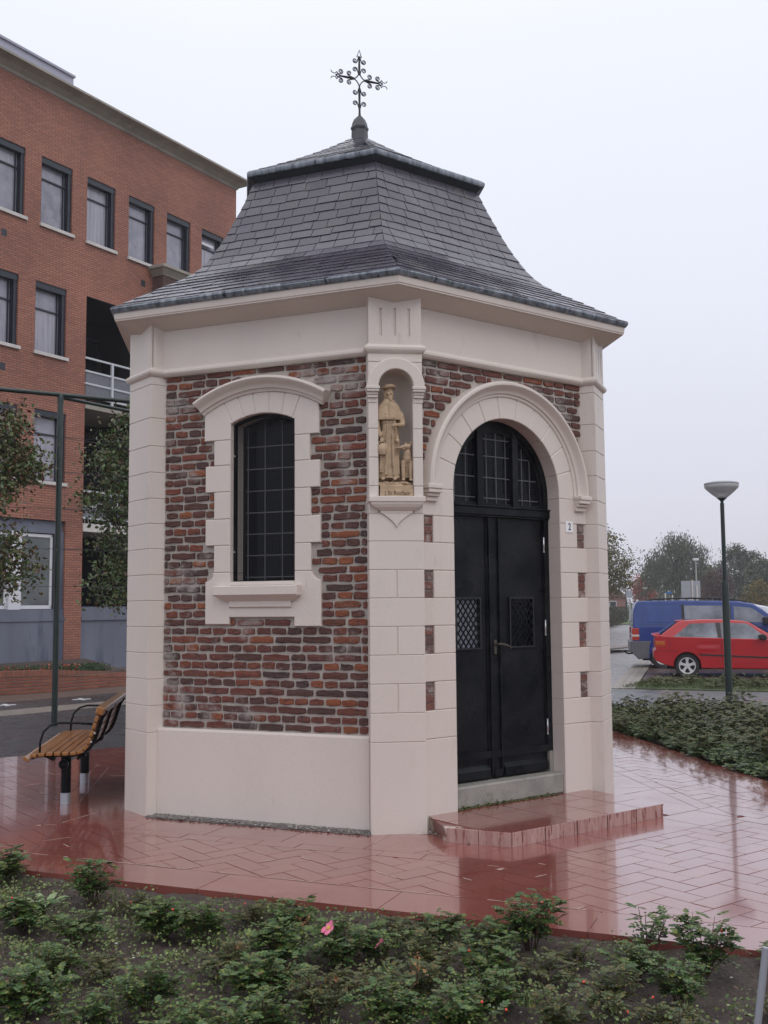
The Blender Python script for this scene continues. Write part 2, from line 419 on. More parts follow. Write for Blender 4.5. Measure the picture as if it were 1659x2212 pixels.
# --- slates
def prof_at(P, s):
    for i in range(len(P)-1):
        L = math.hypot(P[i+1][0]-P[i][0], P[i+1][1]-P[i][1])
        if s <= L or i == len(P)-2:
            t = s/L; tx, tz = (P[i+1][0]-P[i][0])/L, (P[i+1][1]-P[i][1])/L
            return (P[i][0]+tx*s, P[i][1]+tz*s, tx, tz)
        s -= L
def slate_rows(P, expo, wlo, whi, single, k, seed, parent):
    r = random.Random(seed); T = sum(math.hypot(P[i+1][0]-P[i][0], P[i+1][1]-P[i][1]) for i in range(len(P)-1))
    n = int(T/expo); ex = T/n; rest = MB(); out = []
    for i in range(n):
        s0, s1 = i*ex, min(T, (i+1)*ex+.02)
        a0, z0, tx, tz = prof_at(P, s0); a1, z1, tx1, tz1 = prof_at(P, s1)
        nx, nz = -tz, tx      # outward normal in (apothem,z): rotate tangent
        if nx < 0 and False: pass
        no = (tz, -tx) if tz*1 > 0 else (-tz, tx)
        no = (tz, -tx)
        th = .0065 if wlo > .132 else .0035
        h0, h1 = a0*math.tan(D30), a1*math.tan(D30)
        us = [-h0-.01]; u = -h0 + r.uniform(.5,1)*wlo
        while u < h0-wlo*.45: us.append(u); u += r.uniform(wlo, whi)
        us.append(h0+.01)
        for j in range(len(us)-1):
            a, b = us[j]+.0030, us[j+1]-.0030
            def cl(x, h): return max(-h, min(h, x))
            sg = r.uniform(-.005,.008); dz = r.uniform(0,.0035)
            A_, B_ = cl(a, h0), cl(b, h0); C_, D_ = cl(b, h1), cl(a, h1)
            if C_-D_ < .012: continue
            def pt(u, ap, z, off): return (u, -(ap+no[0]*off), z+no[1]*off)
            sx_, sz_ = tx*sg, tz*sg
            vs = [pt(A_,a0-sx_,z0-sz_,th+dz), pt(B_,a0-sx_,z0-sz_,th+dz), pt(C_,a1,z1,.001), pt(D_,a1,z1,.001),
                  pt(A_,a0-sx_,z0-sz_,-.004), pt(B_,a0-sx_,z0-sz_,-.004), pt(C_,a1,z1,-.006), pt(D_,a1,z1,-.006)]
            f = [(0,1,2,3),(0,4,5,1),(1,5,6,2),(0,3,7,4)]
            if single: m_ = MB().add(vs, f); m_.build('slate', SLATE, parent, RZ(A0+D30+k*2*D30))
            else: rest.add(vs, f)
    if rest.v: tag(rest.build('slate', SLATE, parent, RZ(A0+D30+k*2*D30)), kind='stuff')
for k in range(6): slate_rows(PA, .094, .135, .215, k in (0, 5), k, 50+k, rf)
# upper cap roof with its lead rim
RU, ZU = 1.235, 5.452
AU = RU*cos(D30)
mb = MB(); mb.sweep(hexp(AU), [(-.12,5.35),(-.085,5.352),(-.065,5.37),(-.03,5.40),(-.012,5.415),(-.3,5.45)], closed=True)
mb.build('rim_soffit', LEADDK, chapel)
for k in range(6):
    mb = MB(); hu = AU*math.tan(D30); prof = [(-.06,5.468),(-.012,5.472),(.004,5.466),(.012,5.452),(.010,5.430),(.004,5.418),(-.03,5.412)]
    vs = []
    for sgn in (-1, 1):
        for d, z in prof: vs.append((sgn*(hu+math.tan(D30)*d), -(AU+d), z))
    n = len(prof); mb.add(vs, [(q, n+q, n+q+1, q+1) for q in range(n-1)]+[tuple(range(n))[::-1], tuple(range(n,2*n))])
    mb.build('rim_lead', LEAD, chapel, RZ(A0+D30+k*2*D30), auto=40)
CAP = [(AU-.01,5.47),(.70,5.672),(.40,5.86),(.20,6.0),(.07,6.10)]
mb = MB(); mb.sweep(hexp(0.001), [(r, z-.012) for r, z in CAP[::-1]], closed=True); cap = mb.build('cap_roof', SLATE, chapel)
for k in range(6): slate_rows(CAP, .095, .13, .2, False, k, 70+k, cap)
# lead finial and wrought iron cross
mb = MB(); mb.lathe([(.098,6.02),(.082,6.10),(.079,6.185),(.086,6.195),(.088,6.215),(.080,6.225),(.072,6.26),(.055,6.30),(.03,6.325),(.012,6.34)], 6, M=RZ(A0))
mb.build('finial_cap', LEADDK, chapel, auto=30)
cx = MB()
def spiral(cx_, c, r0, ang0, turns, sgn, join=None, n=26):
    pts = []
    for i in range(n):
        t = i/(n-1); r = r0*(1-t*.82); a = ang0+sgn*t*turns*2*pi; pts.append((c[0]+r*cos(a), 0, c[1]+r*sin(a)))
    if join: pts = [(join[0],0,join[1])] + pts
    cx_.tube(pts, .0042, 5)
CZ = 6.705
def arm(th, L, far, near, r0, lo):
    ct, st = cos(th), sin(th)
    def X(a, b): return (a*ct-b*st, CZ+a*st+b*ct)
    for sd_ in (-1, 1):
        for s, back in ((near, 1), (far, -1)):
            c = X(s, sd_*lo); a0 = th - sd_*pi/2
            # curl leaves the bar tangentially then winds up beside it
            j0 = X(s-back*r0*2.0, sd_*.004); j1 = X(s-back*r0*1.0, sd_*.012)
            start = th + (0 if back > 0 else pi)
            pts = [(j0[0],0,j0[1])]
            n = 26
            for i in range(n):
                t = i/(n-1); r = r0*(1-t*.85); a = -pi/2*1.0 + t*3.6*pi
                lx, ly = r*cos(a), r*sin(a)
                q = X(s+back*lx, sd_*(lo+ly)); pts.append((q[0],0,q[1]))
            cx.tube(pts, [.0065]+[.0058-.0022*i/25 for i in range(n)], 5)
    return X
for th, L, far, near in ((0,.205,.195,.105),(pi,.205,.195,.105),(pi/2,.23,.185,.095),(-pi/2,.24,.245,.135)):
    arm(th, L, far, near, .0255, .046)
    ct, st = cos(th), sin(th)
    if th != -pi/2: cx.tube([(ct*.055,0,CZ+st*.055),(ct*.12,0,CZ+st*.12),(ct*L,0,CZ+st*L)], [.007,.012,.008], 6)
cx.tube([(0,0,CZ-.055),(0,0,CZ-.15),(0,0,CZ-.28),(0,0,6.36),(0,0,6.30)], [.007,.012,.010,.011,.02], 6)
for a in range(4):    # the four-cornered heart where the arms meet
    p0 = (.058*cos(a*pi/2), .075*sin(a*pi/2)); p1 = (.058*cos((a+1)*pi/2), .075*sin((a+1)*pi/2)); pts = []
    for i in range(9):
        t = i/8; q0 = (p0[0]*(1-t)**2+p1[0]*t*t, p0[1]*(1-t)**2+p1[1]*t*t); k_ = .25*2*t*(1-t)
        pts.append((q0[0]+(p0[0]+p1[0])*k_, 0, CZ+q0[1]+(p0[1]+p1[1])*k_))
    cx.tube(pts, .006, 5)
cx.tube([(0,0,6.93),(-.024,0,6.932),(0,0,7.005),(.024,0,6.932),(0,0,6.93)], .0055, 5)
for sgn in (-1, 1):
    cx.tube([(sgn*.205,0,CZ),(sgn*.228,0,CZ+.026),(sgn*.236,0,CZ+.038)], .0055, 5); cx.tube([(sgn*.205,0,CZ),(sgn*.228,0,CZ-.026),(sgn*.236,0,CZ-.038)], .0055, 5)
    for q in (-1, 1): cx.tube([(sgn*.234,0,CZ+q*.036),(sgn*.25,0,CZ+q*.018),(sgn*.272,0,CZ+q*.016),(sgn*.29,0,CZ+q*.028),(sgn*.293,0,CZ+q*.042)], .0042, 5)
cx.build('roof_cross', IRON, chapel, RZ(radians(22)), auto=40)

# --- corner piers with painted block courses
JZ = [-.05,.637,.842,1.048,1.252,1.456,1.660,1.864,2.070,2.270,2.471,2.680,2.892,3.118,3.388,3.455]
G = .0014
def block(mb, u0, u1, z0, z1, y0, y1, ch=.005): return mb.prism([(u0,z0),(u1,z0),(u1,z1),(u0,z1)], y0, y1, ch)
def courseblock(u0, u1, z0, z1, yf, yb, fr, ch=.0035, parent=None):
    # block with chamfered top and bottom arrises on front and both returns
    mb = MB(); hx = (u1-u0)/2; cx_ = (u0+u1)/2; path = [(cx_-hx,yb),(cx_-hx,yf),(cx_+hx,yf),(cx_+hx,yb)]
    c = ch
    mb.sweep(path, [(-.10,z0),(-c,z0),(0,z0+c),(0,z1-c),(-c,z1),(-.10,z1)])
    return mb.build('stone_block', CREAM, parent or chapel, fr)
for k in range(6):
    ph = A0+k*2*D30; fr = RZ(ph); niche = (k == 0)
    core = MB()
    if niche:
        core.box(-HW+.007,HW-.007,-RP+.007,-1.9,-.05,2.285); core.box(-HW+.007,-.135,-RP+.007,-1.9,2.285,3.40); core.box(.135,HW-.007,-RP+.007,-1.9,2.285,3.40); core.box(-HW+.007,HW-.007,-RP+.007,-1.9,3.345,3.95)
    else: core.box(-HW+.007,HW-.007,-RP+.007,-1.9,-.05,3.95)
    pier = core.build('pier', CREAM, chapel, fr)
    for i in range(len(JZ)-1):
        z0, z1 = JZ[i]+G, JZ[i+1]-G
        if niche and 2.26 < z0 < 3.2:
            for sgn in (-1, 1):
                u0, u1 = (-HW,-.1275) if sgn < 0 else (.1275,HW)
                if z0 > 3.1:      # arch-headed stone
                    arcp = [(.1275*cos(t), 3.2+.1275*sin(t)) for t in [pi/2*j/10 for j in range(11)]]
                    poly = [(HW,z0),(HW,z1),(.004,z1)] + [(max(.004,x),z) for x, z in arcp[::-1]] + [(.1275,z0)]
                    if sgn < 0: poly = [(-x, z) for x, z in poly]
                    MB().prism(poly, -RP, -1.95, .004).build('stone_block', CREAM, pier)
                else: MB().prism([(u0,z0),(u1,z0),(u1,z1),(u0,z1)], -RP, -1.95, .005).build('stone_block', CREAM, pier)
        elif niche and i in (2, 4, 6):
            for u0, u1 in ((-HW,-.003),(.003,HW)): MB().prism([(u0,z0),(u1,z0),(u1,z1),(u0,z1)], -RP, -1.95, .004).build('stone_block', CREAM, pier)
        else: 
            o = courseblock(-HW, HW, z0, z1, -RP, -1.95, Matrix.Identity(4), parent=pier)
    # collar, upper die with flutes, flared cap
    mb = MB(); mb.sweep([(-HW,-1.9),(-HW,-RP),(HW,-RP),(HW,-1.9)], [(-.05,3.452),(.003,3.452),(.018,3.465),(.026,3.478),(.028,3.494),(.018,3.508),(.006,3.514),(.002,3.526),(-.05,3.53)])
    mb.build('collar', CREAM, pier)
    U = .196; holes = [(x-.010, x+.010, 3.582, 3.79) for x in (-.1045, 0, .1045)] if k != 5 else [(5,5.1,3.582,3.79)]
    mb = cells([-U,U]+[q for h in holes for q in h[:2] if q < 5], [3.52,3.885,3.582,3.79], holes, -RP-.004, -RP+.02)
    mb.box(-U,U,-RP+.011,-1.9,3.52,3.885); mb.build('fluted_die', CREAM, pier)
    mb = MB(); mb.sweep([(-U,-1.9),(-U,-RP-.004),(U,-RP-.004),(U,-1.9)], [(-.05,3.873),(0,3.873),(.010,3.885),(.012,3.90),(.012,3.93),(-.05,3.93)])
    mb.build('pier_cap', CREAM, pier)

# --- niche in the front pier
F0 = RZ(A0); npier = [o for o in chapel.children if o.name == 'pier'][0]
niche = MB(); cy = -(RP-.055); r = .1285; N = 20
vs, fs = [], []
zs = [2.39,2.6,2.8,3.0,3.2]
ang = [pi*i/N for i in range(N+1)]
for z in zs: vs += [(r*cos(t), cy+r*1.15*sin(t), z) for t in ang]
for j in range(1, 8):
    e = pi/2*j/7; vs += [(r*cos(t)*cos(e), cy+r*1.15*sin(t)*cos(e), 3.2+r*sin(e)) for t in ang]
rows = len(zs)+7
for j in range(rows-1):
    for i in range(N): fs.append((j*(N+1)+i, j*(N+1)+i+1, (j+1)*(N+1)+i+1, (j+1)*(N+1)+i))
niche.add(vs, fs)
# straight cheeks and arch soffit from the niche edge to the pier face
pr = [(r,2.39)]+[(r*cos(pi*j/14), 3.2+r*sin(pi*j/14)) for j in range(15)]+[(-r,2.39)]
niche.add([(x,cy,z) for x,z in pr]+[(x,-RP+.004,z) for x,z in pr], [(i,i+1,len(pr)+i+1,len(pr)+i) for i in range(len(pr)-1)])
nic = niche.build('niche', CREAM, npier, auto=30)
mb = MB(); mb.arc([(.1275,-2.2),(.1275,-RP-.04),(.133,-RP-.046),(.205,-RP-.046),(.2115,-RP-.04),(.2115,-2.2)], (0,3.2), 0, pi, 28)
mb.build('niche_arch', CREAM, npier, auto=35)
for sgn in (-1, 1):
    mb = MB(); uc = sgn*.170; hw = .0435
    y1 = -2.2
    for (z0, z1, p, e) in ((3.178,3.2,.052,.006),(3.160,3.178,.046,.002),(3.140,3.160,.030,-.004),(3.118,3.140,.022,-.008),(3.085,3.118,.006,-.010)):
        mb.box(uc-hw-e, uc+hw+e, -RP-p, y1, z0, z1)
    mb.build('impost', CREAM, npier, bevel=.003)
mb = MB(); mb.prism([(-.206,2.352),(.206,2.352),(.206,2.392),(-.206,2.392)], -RP-.062, -2.0, .004); mb.build('niche_shelf', CREAM, npier)
mb = MB(); lv = [(2.352,.196,.056),(2.335,.186,.052),(2.315,.163,.042),(2.298,.135,.027),(2.288,.120,.016),(2.272,.112,.014)]
vs = []; 
for z, hw, p in lv: vs += [(-hw,-2.2,z),(-hw,-RP-p,z),(hw,-RP-p,z),(hw,-2.2,z)]
fs = [(4*i+a, 4*i+b, 4*i+4+b, 4*i+4+a) for i in range(len(lv)-1) for a, b in ((0,1),(1,2),(2,3))] + [(4*(len(lv)-1)+j) for j in range(0)]
mb.add(vs, fs + [tuple(4*(len(lv)-1)+j for j in range(4))]); 
poly = [(-.118,2.278)]+[(-.118*(1-t)**1.5-.004, 2.278-.105*t) for t in (.2,.4,.6,.8,.95)]+[(0,2.165)]+[(.118*(1-t)**1.5+.004, 2.278-.105*t) for t in (.95,.8,.6,.4,.2)]+[(.118,2.278)]
mb.prism(poly, -RP-.012, -2.2, .004)
mb.build('corbel', CREAM, npier)

# --- window side (left face)
yF = -1.952
def stone(name, poly, fr, yf=yF, yb=-1.71, ch=.005, parent=chapel): return MB().prism(poly, yf, yb, ch).build(name, CREAM, parent, fr)
back = MB()
UL, UR = -.262, .296
def rectp(a, b, c, d): return [(a,c),(b,c),(b,d),(a,d)]
WS = tag(MB().prism(rectp(-.475,.505,1.53,1.80), -1.944, -1.82).prism(rectp(-.40,UL-.004,1.8,3.02), -1.944, -1.82).prism(rectp(UR+.004,.42,1.8,3.02), -1.944, -1.82).build('window_surround', CREAM, chapel, FL))
for z0, z1, a, b in [(1.872,2.08,-.407,.433),(2.08,2.285,-.485,.512),(2.285,2.497,-.408,.430),(2.497,2.705,-.487,.507),(2.705,2.903,-.41,.424)]:
    stone('stone_block', rectp(a,UL,z0+G,z1-G), None, parent=WS); stone('stone_block', rectp(UR,b,z0+G,z1-G), None, parent=WS)
# apron with concave shoulders and two feet
pl = [(-.483,1.473),(-.268,1.473),(-.268,1.527),(.292,1.527),(.292,1.458),(.515,1.458),(.515,1.80)]+[(.515-.075*sin(t), 1.80+.07*(1-cos(t))) for t in (.5,.9,1.3,1.57)]+[(.437,1.869),(UR,1.869),(UR,1.777),(UL,1.777),(UL,1.869),(-.410,1.869)]+[(-.483+.073*sin(t), 1.80+.07*(1-cos(t))) for t in (1.57,1.3,.9,.5)]+[(-.483,1.80)]
stone('apron', pl, None, parent=WS)
# arch stones: segmental opening, extrados under the hood
Rin = .585; cin = (.016, 3.092-.585*1.0); 
half = (UR-UL)/2; rise = .066; Rin = (half*half+rise*rise)/(2*rise); cin = ((UL+UR)/2, 3.094-Rin)
def inpt(u): return (u, cin[1]+sqrt(max(0,Rin*Rin-(u-cin[0])**2)))
Rex = 1.02; cex = (.005, 3.262-1.02)
def expt(u): return (u, cex[1]+sqrt(max(0,Rex*Rex-(u-cex[0])**2)))
tops = [-.500,-.335,-.195,-.065,.075,.21,.345,.503]; bots = [UL, -.262+.02, -.15,-.045,.070,.18,UR-.02, UR]
tops = [-.500,-.33,-.20,-.065,.080,.215,.345,.503]; bots = [UL,UL+.018,-.145,-.045,.072,.182,UR-.018,UR]
for i in range(7):
    t0, t1, b0, b1 = tops[i]+.0025, tops[i+1]-.0025, bots[i]+.0015, bots[i+1]-.0015
    up_ = [expt(t1+(t0-t1)*j/4) for j in range(5)]; dn = [inpt(b0+(b1-b0)*j/4) for j in range(5)]
    if i == 0: poly = [(-.499,2.903+G),(UL,2.903+G)]+dn+up_
    elif i == 6: poly = dn+[(UR,2.903+G),(.503,2.903+G)]+up_
    else: poly = dn+up_
    stone('stone_block', poly, None, parent=WS)
stone('arch_backing', [inpt(UL+(UR-UL)*j/8) for j in range(9)]+[(.48,3.0)]+[expt(.48-.96*j/8) for j in range(9)]+[(-.48,3.0)], None, yf=-1.946, parent=WS, ch=0)
hc = (.022, 2.268); a_ = .56
mb = MB(); mb.arc([(.99,-1.9),(.99,yF-.010),(1.000,yF-.016),(1.012,yF-.018),(1.016,yF-.034),(1.035,yF-.040),(1.052,yF-.052),(1.068,yF-.078),(1.085,yF-.088),(1.100,yF-.084),(1.106,yF-.070),(1.106,-1.9)], hc, pi/2+.555, pi/2-.545, 30)
mb.build('hood_moulding', CREAM, WS, auto=28)
# sill
mb = MB(); mb.prism(rectp(-.372,.352,1.693,1.766), yF-.075, -1.85, .006)
mb.add([(-.37,yF-.07,1.695),(.35,yF-.07,1.695),(.35,-1.93,1.695),(-.37,-1.93,1.695),(-.29,yF-.012,1.645),(.285,yF-.012,1.645),(.285,-1.93,1.645),(-.29,-1.93,1.645)], [(0,1,5,4),(1,2,6,5),(0,4,7,3)])
mb.prism(rectp(-.262,.272,1.603,1.650), yF-.016, -1.93, .004)
mb.prism(rectp(UL,UR,1.766,1.79), yF-.0, -1.80, 0)
mb.build('window_sill', CREAM, WS)
# reveal lining, steel frame, mesh, leaded window
win = MB()
yo = -1.905
fw_ = .022
outl = [inpt(UL+.004+(UR-UL-.008)*j/12) for j in range(13)]
pathw = [(UL+.004,1.79)]+[(u, z-.003) for u, z in outl]+[(UR-.004,1.79)]
def ring(pathp, w, y0, y1, closed=True):
    mb = MB(); n = len(pathp); c = (sum(p[0] for p in pathp)/n, sum(p[1] for p in pathp)/n); inn = []
    ar = sum(pathp[i][0]*pathp[(i+1)%n][1]-pathp[(i+1)%n][0]*pathp[i][1] for i in range(n)); sg = 1 if ar > 0 else -1
    for i in range(n):
        p0, p1, p2 = Vector(pathp[i-1]), Vector(pathp[i]), Vector(pathp[(i+1)%n]); e1 = (p1-p0).normalized(); e2 = (p2-p1).normalized()
        n1 = Vector((-e1.y,e1.x))*sg; n2 = Vector((-e2.y,e2.x))*sg; m = (n1+n2).normalized(); inn.append(tuple(p1+m*w/max(.35,m.dot(n1))))
    vs = [(u,y0,z) for u,z in pathp]+[(u,y0,z) for u,z in inn]+[(u,y1,z) for u,z in pathp]+[(u,y1,z) for u,z in inn]; fs = []
    for i in range(n):
        j = (i+1)%n; fs += [(i,j,n+j,n+i),(2*n+i,2*n+j,3*n+j,3*n+i),(i,j,2*n+j,2*n+i),(n+i,n+j,3*n+j,3*n+i)]
    return mb.add(vs, fs)
W1 = ring(pathw, .020, yo, yo+.025).build('window', BLACK, chapel, FL); 
wm = MB()
u = UL+.02
while u < UR-.015:
    zt = inpt(u)[1]-.012; wm.bar((u,yo+.012,1.80),(u,yo+.012,zt),.0007,.0007); u += .0125
z = 1.81
while z < 3.08:
    q = Rin*Rin-(z+.008-cin[1])**2; h_ = sqrt(q) if z > 3.02 and q > 0 else 9
    a, b = max(UL+.015, cin[0]-h_), min(UR-.015, cin[0]+h_)
    wm.bar((a,yo+.012,z),(b,yo+.012,z),.0007,.0007,(0,1,0)); z += .0125
tag(wm.build('wire_mesh', IRON, W1), kind='stuff')
for sgn, uu in ((-1,UL+.012),(1,UR-.012)):
    for z in (2.03,2.78): MB().lathe([(.0001,-.008),(.006,-.006),(.007,0)],8,M=Matrix.Rotation(pi/2,4,'X'),c=(uu,yo-.002,z)).build('fixing_bolt', STEEL, W1)
yg = -1.735
MB().box(UL-.01,UR+.01,yg+.012,yg+.02,1.77,3.12).build('glazing_backing', GLASSB, W1)
ring([(u, z) for u, z in pathw], .016, yg-.02, yg+.02).build('inner_frame', BLACK, W1)
vsu = [UL+.02,-.222,-.071,.082,.235,UR-.02]; hz = [1.80,1.838,2.007,2.175,2.344,2.516,2.690,2.867,3.05]
for i in range(5):
    for j in range(8):
        a, b, c, d = vsu[i]+.003, vsu[i+1]-.003, hz[j]+.003, hz[j+1]-.003
        if b-a < .03: continue
        tilt = random.uniform(-.002,.002)
        MB().add([(a,yg-.002,c),(b,yg-.002+tilt,c),(b,yg-.002,d),(a,yg-.002-tilt,d)],[(0,1,2,3)]).build('pane', GLASSB, W1)
cm = MB()
for u in vsu[1:-1]: cm.bar((u,yg-.006,1.80),(u,yg-.006,inpt(u)[1]-.02),.0035,.004)
for z in hz[1:-1]: cm.bar((UL+.02,yg-.008,z),(UR-.02,yg-.008,z),.004,.0035,(0,1,0))
cm.build('lead_cames', CAME, W1)
# dark interior so nothing shows through
MB().box(-1.2,1.2,-1.2,1.2,.0,3.7).build('inner_core', BLACK, chapel)

# --- door side (right face)
DS = MB().prism(rectp(-.775,-.585,-.04,2.48), -1.944, -1.70).prism(rectp(.585,.78,-.04,2.48), -1.944, -1.70).build('door_surround', CREAM, chapel, FR)
JR = [-.04]+JZ[1:10]+[2.475]
for i in range(len(JR)-1):
    z0, z1 = JR[i]+G, JR[i+1]-G; patch = any(abs((z0+z1)/2-(a+b)/2) < .05 for a, b in PATCH)
    o = .782 if patch else .895
    if z0 > 2.25: o = .895
    stone('stone_block', rectp(-o,-.575,z0,z1), None, yb=-1.78, parent=DS); stone('stone_block', rectp(.580,o+.004,z0,z1), None, yb=-1.78, parent=DS)
NV = 11
for i in range(NV):
    a0 = pi*i/NV+.005; a1 = pi*(i+1)/NV-.005; ce = (.002,2.5)
    if i == 0: a0 = -.04
    if i == NV-1: a1 = pi+.04
    def P_(r, a): return (ce[0]+r*cos(a), ce[1]+r*sin(a))
    poly = [P_(.577, a0+(a1-a0)*j/4) for j in range(5)]+[P_(.752, a1+(a0-a1)*j/4) for j in range(5)]
    stone('stone_block', poly, None, yb=-1.78, parent=DS)
MB().arc([(.585,-1.75),(.585,-1.946),(.76,-1.946),(.76,-1.75)],(.002,2.5),0,pi,30).build('arch_backing', CREAM, DS)
mb = MB(); mb.arc([(.748,-1.9),(.748,yF-.006),(.757,yF-.012),(.772,yF-.012),(.776,yF-.026),(.79,yF-.030),(.806,yF-.040),(.82,yF-.064),(.836,yF-.078),(.852,yF-.078),(.864,yF-.066),(.868,yF-.045),(.868,-1.9)], (.002,2.5), -.0, pi, 44)
mb.build('hood_moulding', CREAM, DS, auto=28)
for sgn in (-1, 1):
    mb = MB()
    for z0, z1, p, e in ((2.545,2.58,.085,.022),(2.515,2.545,.076,.012),(2.49,2.515,.052,.004),(2.455,2.49,.030,.0)):
        a, b = sorted((sgn*.752, sgn*(.868+e))); mb.box(a, b, yF-p, -1.9, z0-.08, z1-.08)
    mb.build('hood_stop', CREAM, DS, bevel=.006)
# door: recessed black double leaf with arched, leaded fanlight
yd = -1.795
door_root = MB()
def arcpath(r, z0, n=24, c=(.004,2.5)): return [(c[0]-r,z0)]+[(c[0]+r*cos(pi-pi*j/n), c[1]+r*sin(pi*j/n)) for j in range(n+1)]+[(c[0]+r,z0)]
frm = ring(arcpath(.577,.42), .055, yd-.025, yd+.06).build('door_frame', BLACK, chapel, FR)
ring(arcpath(.522,2.38), .034, yd-.012, yd+.02).build('fanlight_frame', BLACK, frm)
MB().box(-.575,.583,yd-.045,yd+.05,2.315,2.375).box(-.575,.583,yd-.055,yd+.05,2.375,2.388).box(-.575,.583,yd-.035,yd+.05,2.30,2.315).build('transom', BLACK, frm, bevel=.004)
fl = MB()
for u in (-.185,.20): fl.bar((u,yd-.01,2.38),(u,yd-.01,2.5+sqrt(.52**2-(u-.004)**2)),.026,.03)
fl.build('mullion', BLACK, frm)
MB().arc([(.0,yd+.012),(.0,yd+.02),(.56,yd+.02),(.56,yd+.012)],(.004,2.5),0,pi,24).box(-.56,.56,yd+.012,yd+.02,2.36,2.5).build('fanlight_glass', GLASSB, frm)
cm = MB()
for z in (2.455,2.620,2.792,2.93):
    w = sqrt(max(.01,.50**2-(max(z,2.5)-2.5)**2)); cm.bar((.004-w,yd+.006,z),(.004+w,yd+.006,z),.0035,.003,(0,1,0))
for u in (-.43,-.31,-.085,.02,.125,.31,.40): cm.bar((u,yd+.006,2.385),(u,yd+.006,2.5+sqrt(.50**2-(u-.004)**2)),.0035,.003)
cm.build('lead_cames', CAME, frm)
fm = MB(); u = -.50
while u < .505:
    fm.bar((u,yd-.004,2.385),(u,yd-.004,2.5+sqrt(.505**2-u*u)),.0006,.0006); u += .014
z = 2.39
while z < 2.99:
    w = sqrt(.505**2-(max(z,2.5)-2.5)**2); fm.bar((-w,yd-.004,z),(w,yd-.004,z),.0006,.0006,(0,1,0)); z += .014
tag(fm.build('wire_mesh', IRON, frm), kind='stuff')
hol = [(-.42,-.20,1.275,1.65)]
def leaf(a, b, gr, hand):
    mb = cells([a,b,gr[0],gr[1]], [.275,2.30,1.275,1.655], [(gr[0],gr[1],1.275,1.655)], yd, yd+.04)
    o = mb.build('door_leaf', BLACK, frm)
    # rails and stiles stand proud, bottom weather board slopes
    st = MB()
    st.box(a,a+.012,yd-.008,yd,.275,2.30).box(b-.012,b,yd-.008,yd,.275,2.30)
    st.build('stile', BLACK, o)
    MB().prism([(a+.01,.275),(b-.01,.275),(b-.01,.335),(a+.01,.335)], yd-.03, yd, .0).build('weather_board', BLACK, o)
    wb = MB(); wb.add([(a+.01,yd-.032,.335),(b-.01,yd-.032,.335),(b-.01,yd-.001,.372),(a+.01,yd-.001,.372)],[(0,1,2,3)]); wb.build('drip_board', BLACK, o)
    g = MB(); u0, u1, z0, z1 = gr[0]-.012, gr[1]+.012, 1.263, 1.667
    for q in (-1, 1):
        for d in np.arange(-1.3, 1.4, .17):
            pts = []
            for t in np.linspace(0,1,60):
                uu = u0+(u1-u0)*t; zz = z0+d*(z1-z0)+q*(uu-u0 if q>0 else uu-u1)*1.30
                if z0 <= zz <= z1: pts.append((uu,yd-.014,zz))
            if len(pts) > 2: g.bar(pts[0], pts[-1], .0035, .005, (0,1,0))
    g.build('lattice', BLACK, o)
    ring([(u0,z0),(u1,z0),(u1,z1),(u0,z1)], .012, yd-.02, yd).build('grille_frame', IRON, o)
    MB().box(u0,u1,yd+.012,yd+.018,z0,z1).build('door_glass', GLASSD if hand > 0 else GLASSB, o)
    return o
GLASSD = mat('door_pane', (.27,.29,.35), .15, var=(.17,.185,.23), vscale=6)
L1 = leaf(-.522,-.112,(-.44,-.20),1); L2 = leaf(.025,.528,(.135,.385),-1)
MB().box(-.110,.023,yd-.012,yd+.03,.275,2.30).box(-.105,-.085,yd-.03,yd-.012,.29,2.30).box(.0,.018,yd-.03,yd-.012,.29,2.30).build('meeting_stile', BLACK, frm, bevel=.004)
MB().box(-.08,-.005,yd-.034,yd-.01,.275,.335).build('stile_foot', BLACK, frm)
h = MB(); h.box(-.055,-.030,yd-.022,yd-.012,1.22,1.33); h.tube([(-.042,yd-.02,1.295),(-.042,yd-.06,1.297),(-.02,yd-.066,1.30),(.05,yd-.064,1.286),(.085,yd-.06,1.27),(.095,yd-.056,1.262)],[.008,.008,.009,.008,.007,.006],8)
h.build('door_handle', mat('brushed_brass', (.09,.08,.065), .45, metal=.5), frm, auto=40)
for z in (2.10,1.42,.62):
    hg = MB(); hg.lathe([(.007,z-.06),(.007,z-.022),(.0085,z-.02),(.0085,z+.02),(.007,z+.022),(.007,z+.06)], 8, c=(.524,yd-.022,0)); hg.lathe([(.0095,z-.066),(.0095,z-.06)],8,c=(.524,yd-.022,0)); hg.build('hinge', STEEL, frm, auto=40)
MB().prism([(-.572,.095),(.578,.095),(.578,.256),(-.572,.256)], -1.935, -1.70, .012).build('door_step', STONE, chapel, FR)
MB().box(.535,.583,yd-.03,yd+.06,.25,.42).build('frame_foot', STONE, frm)
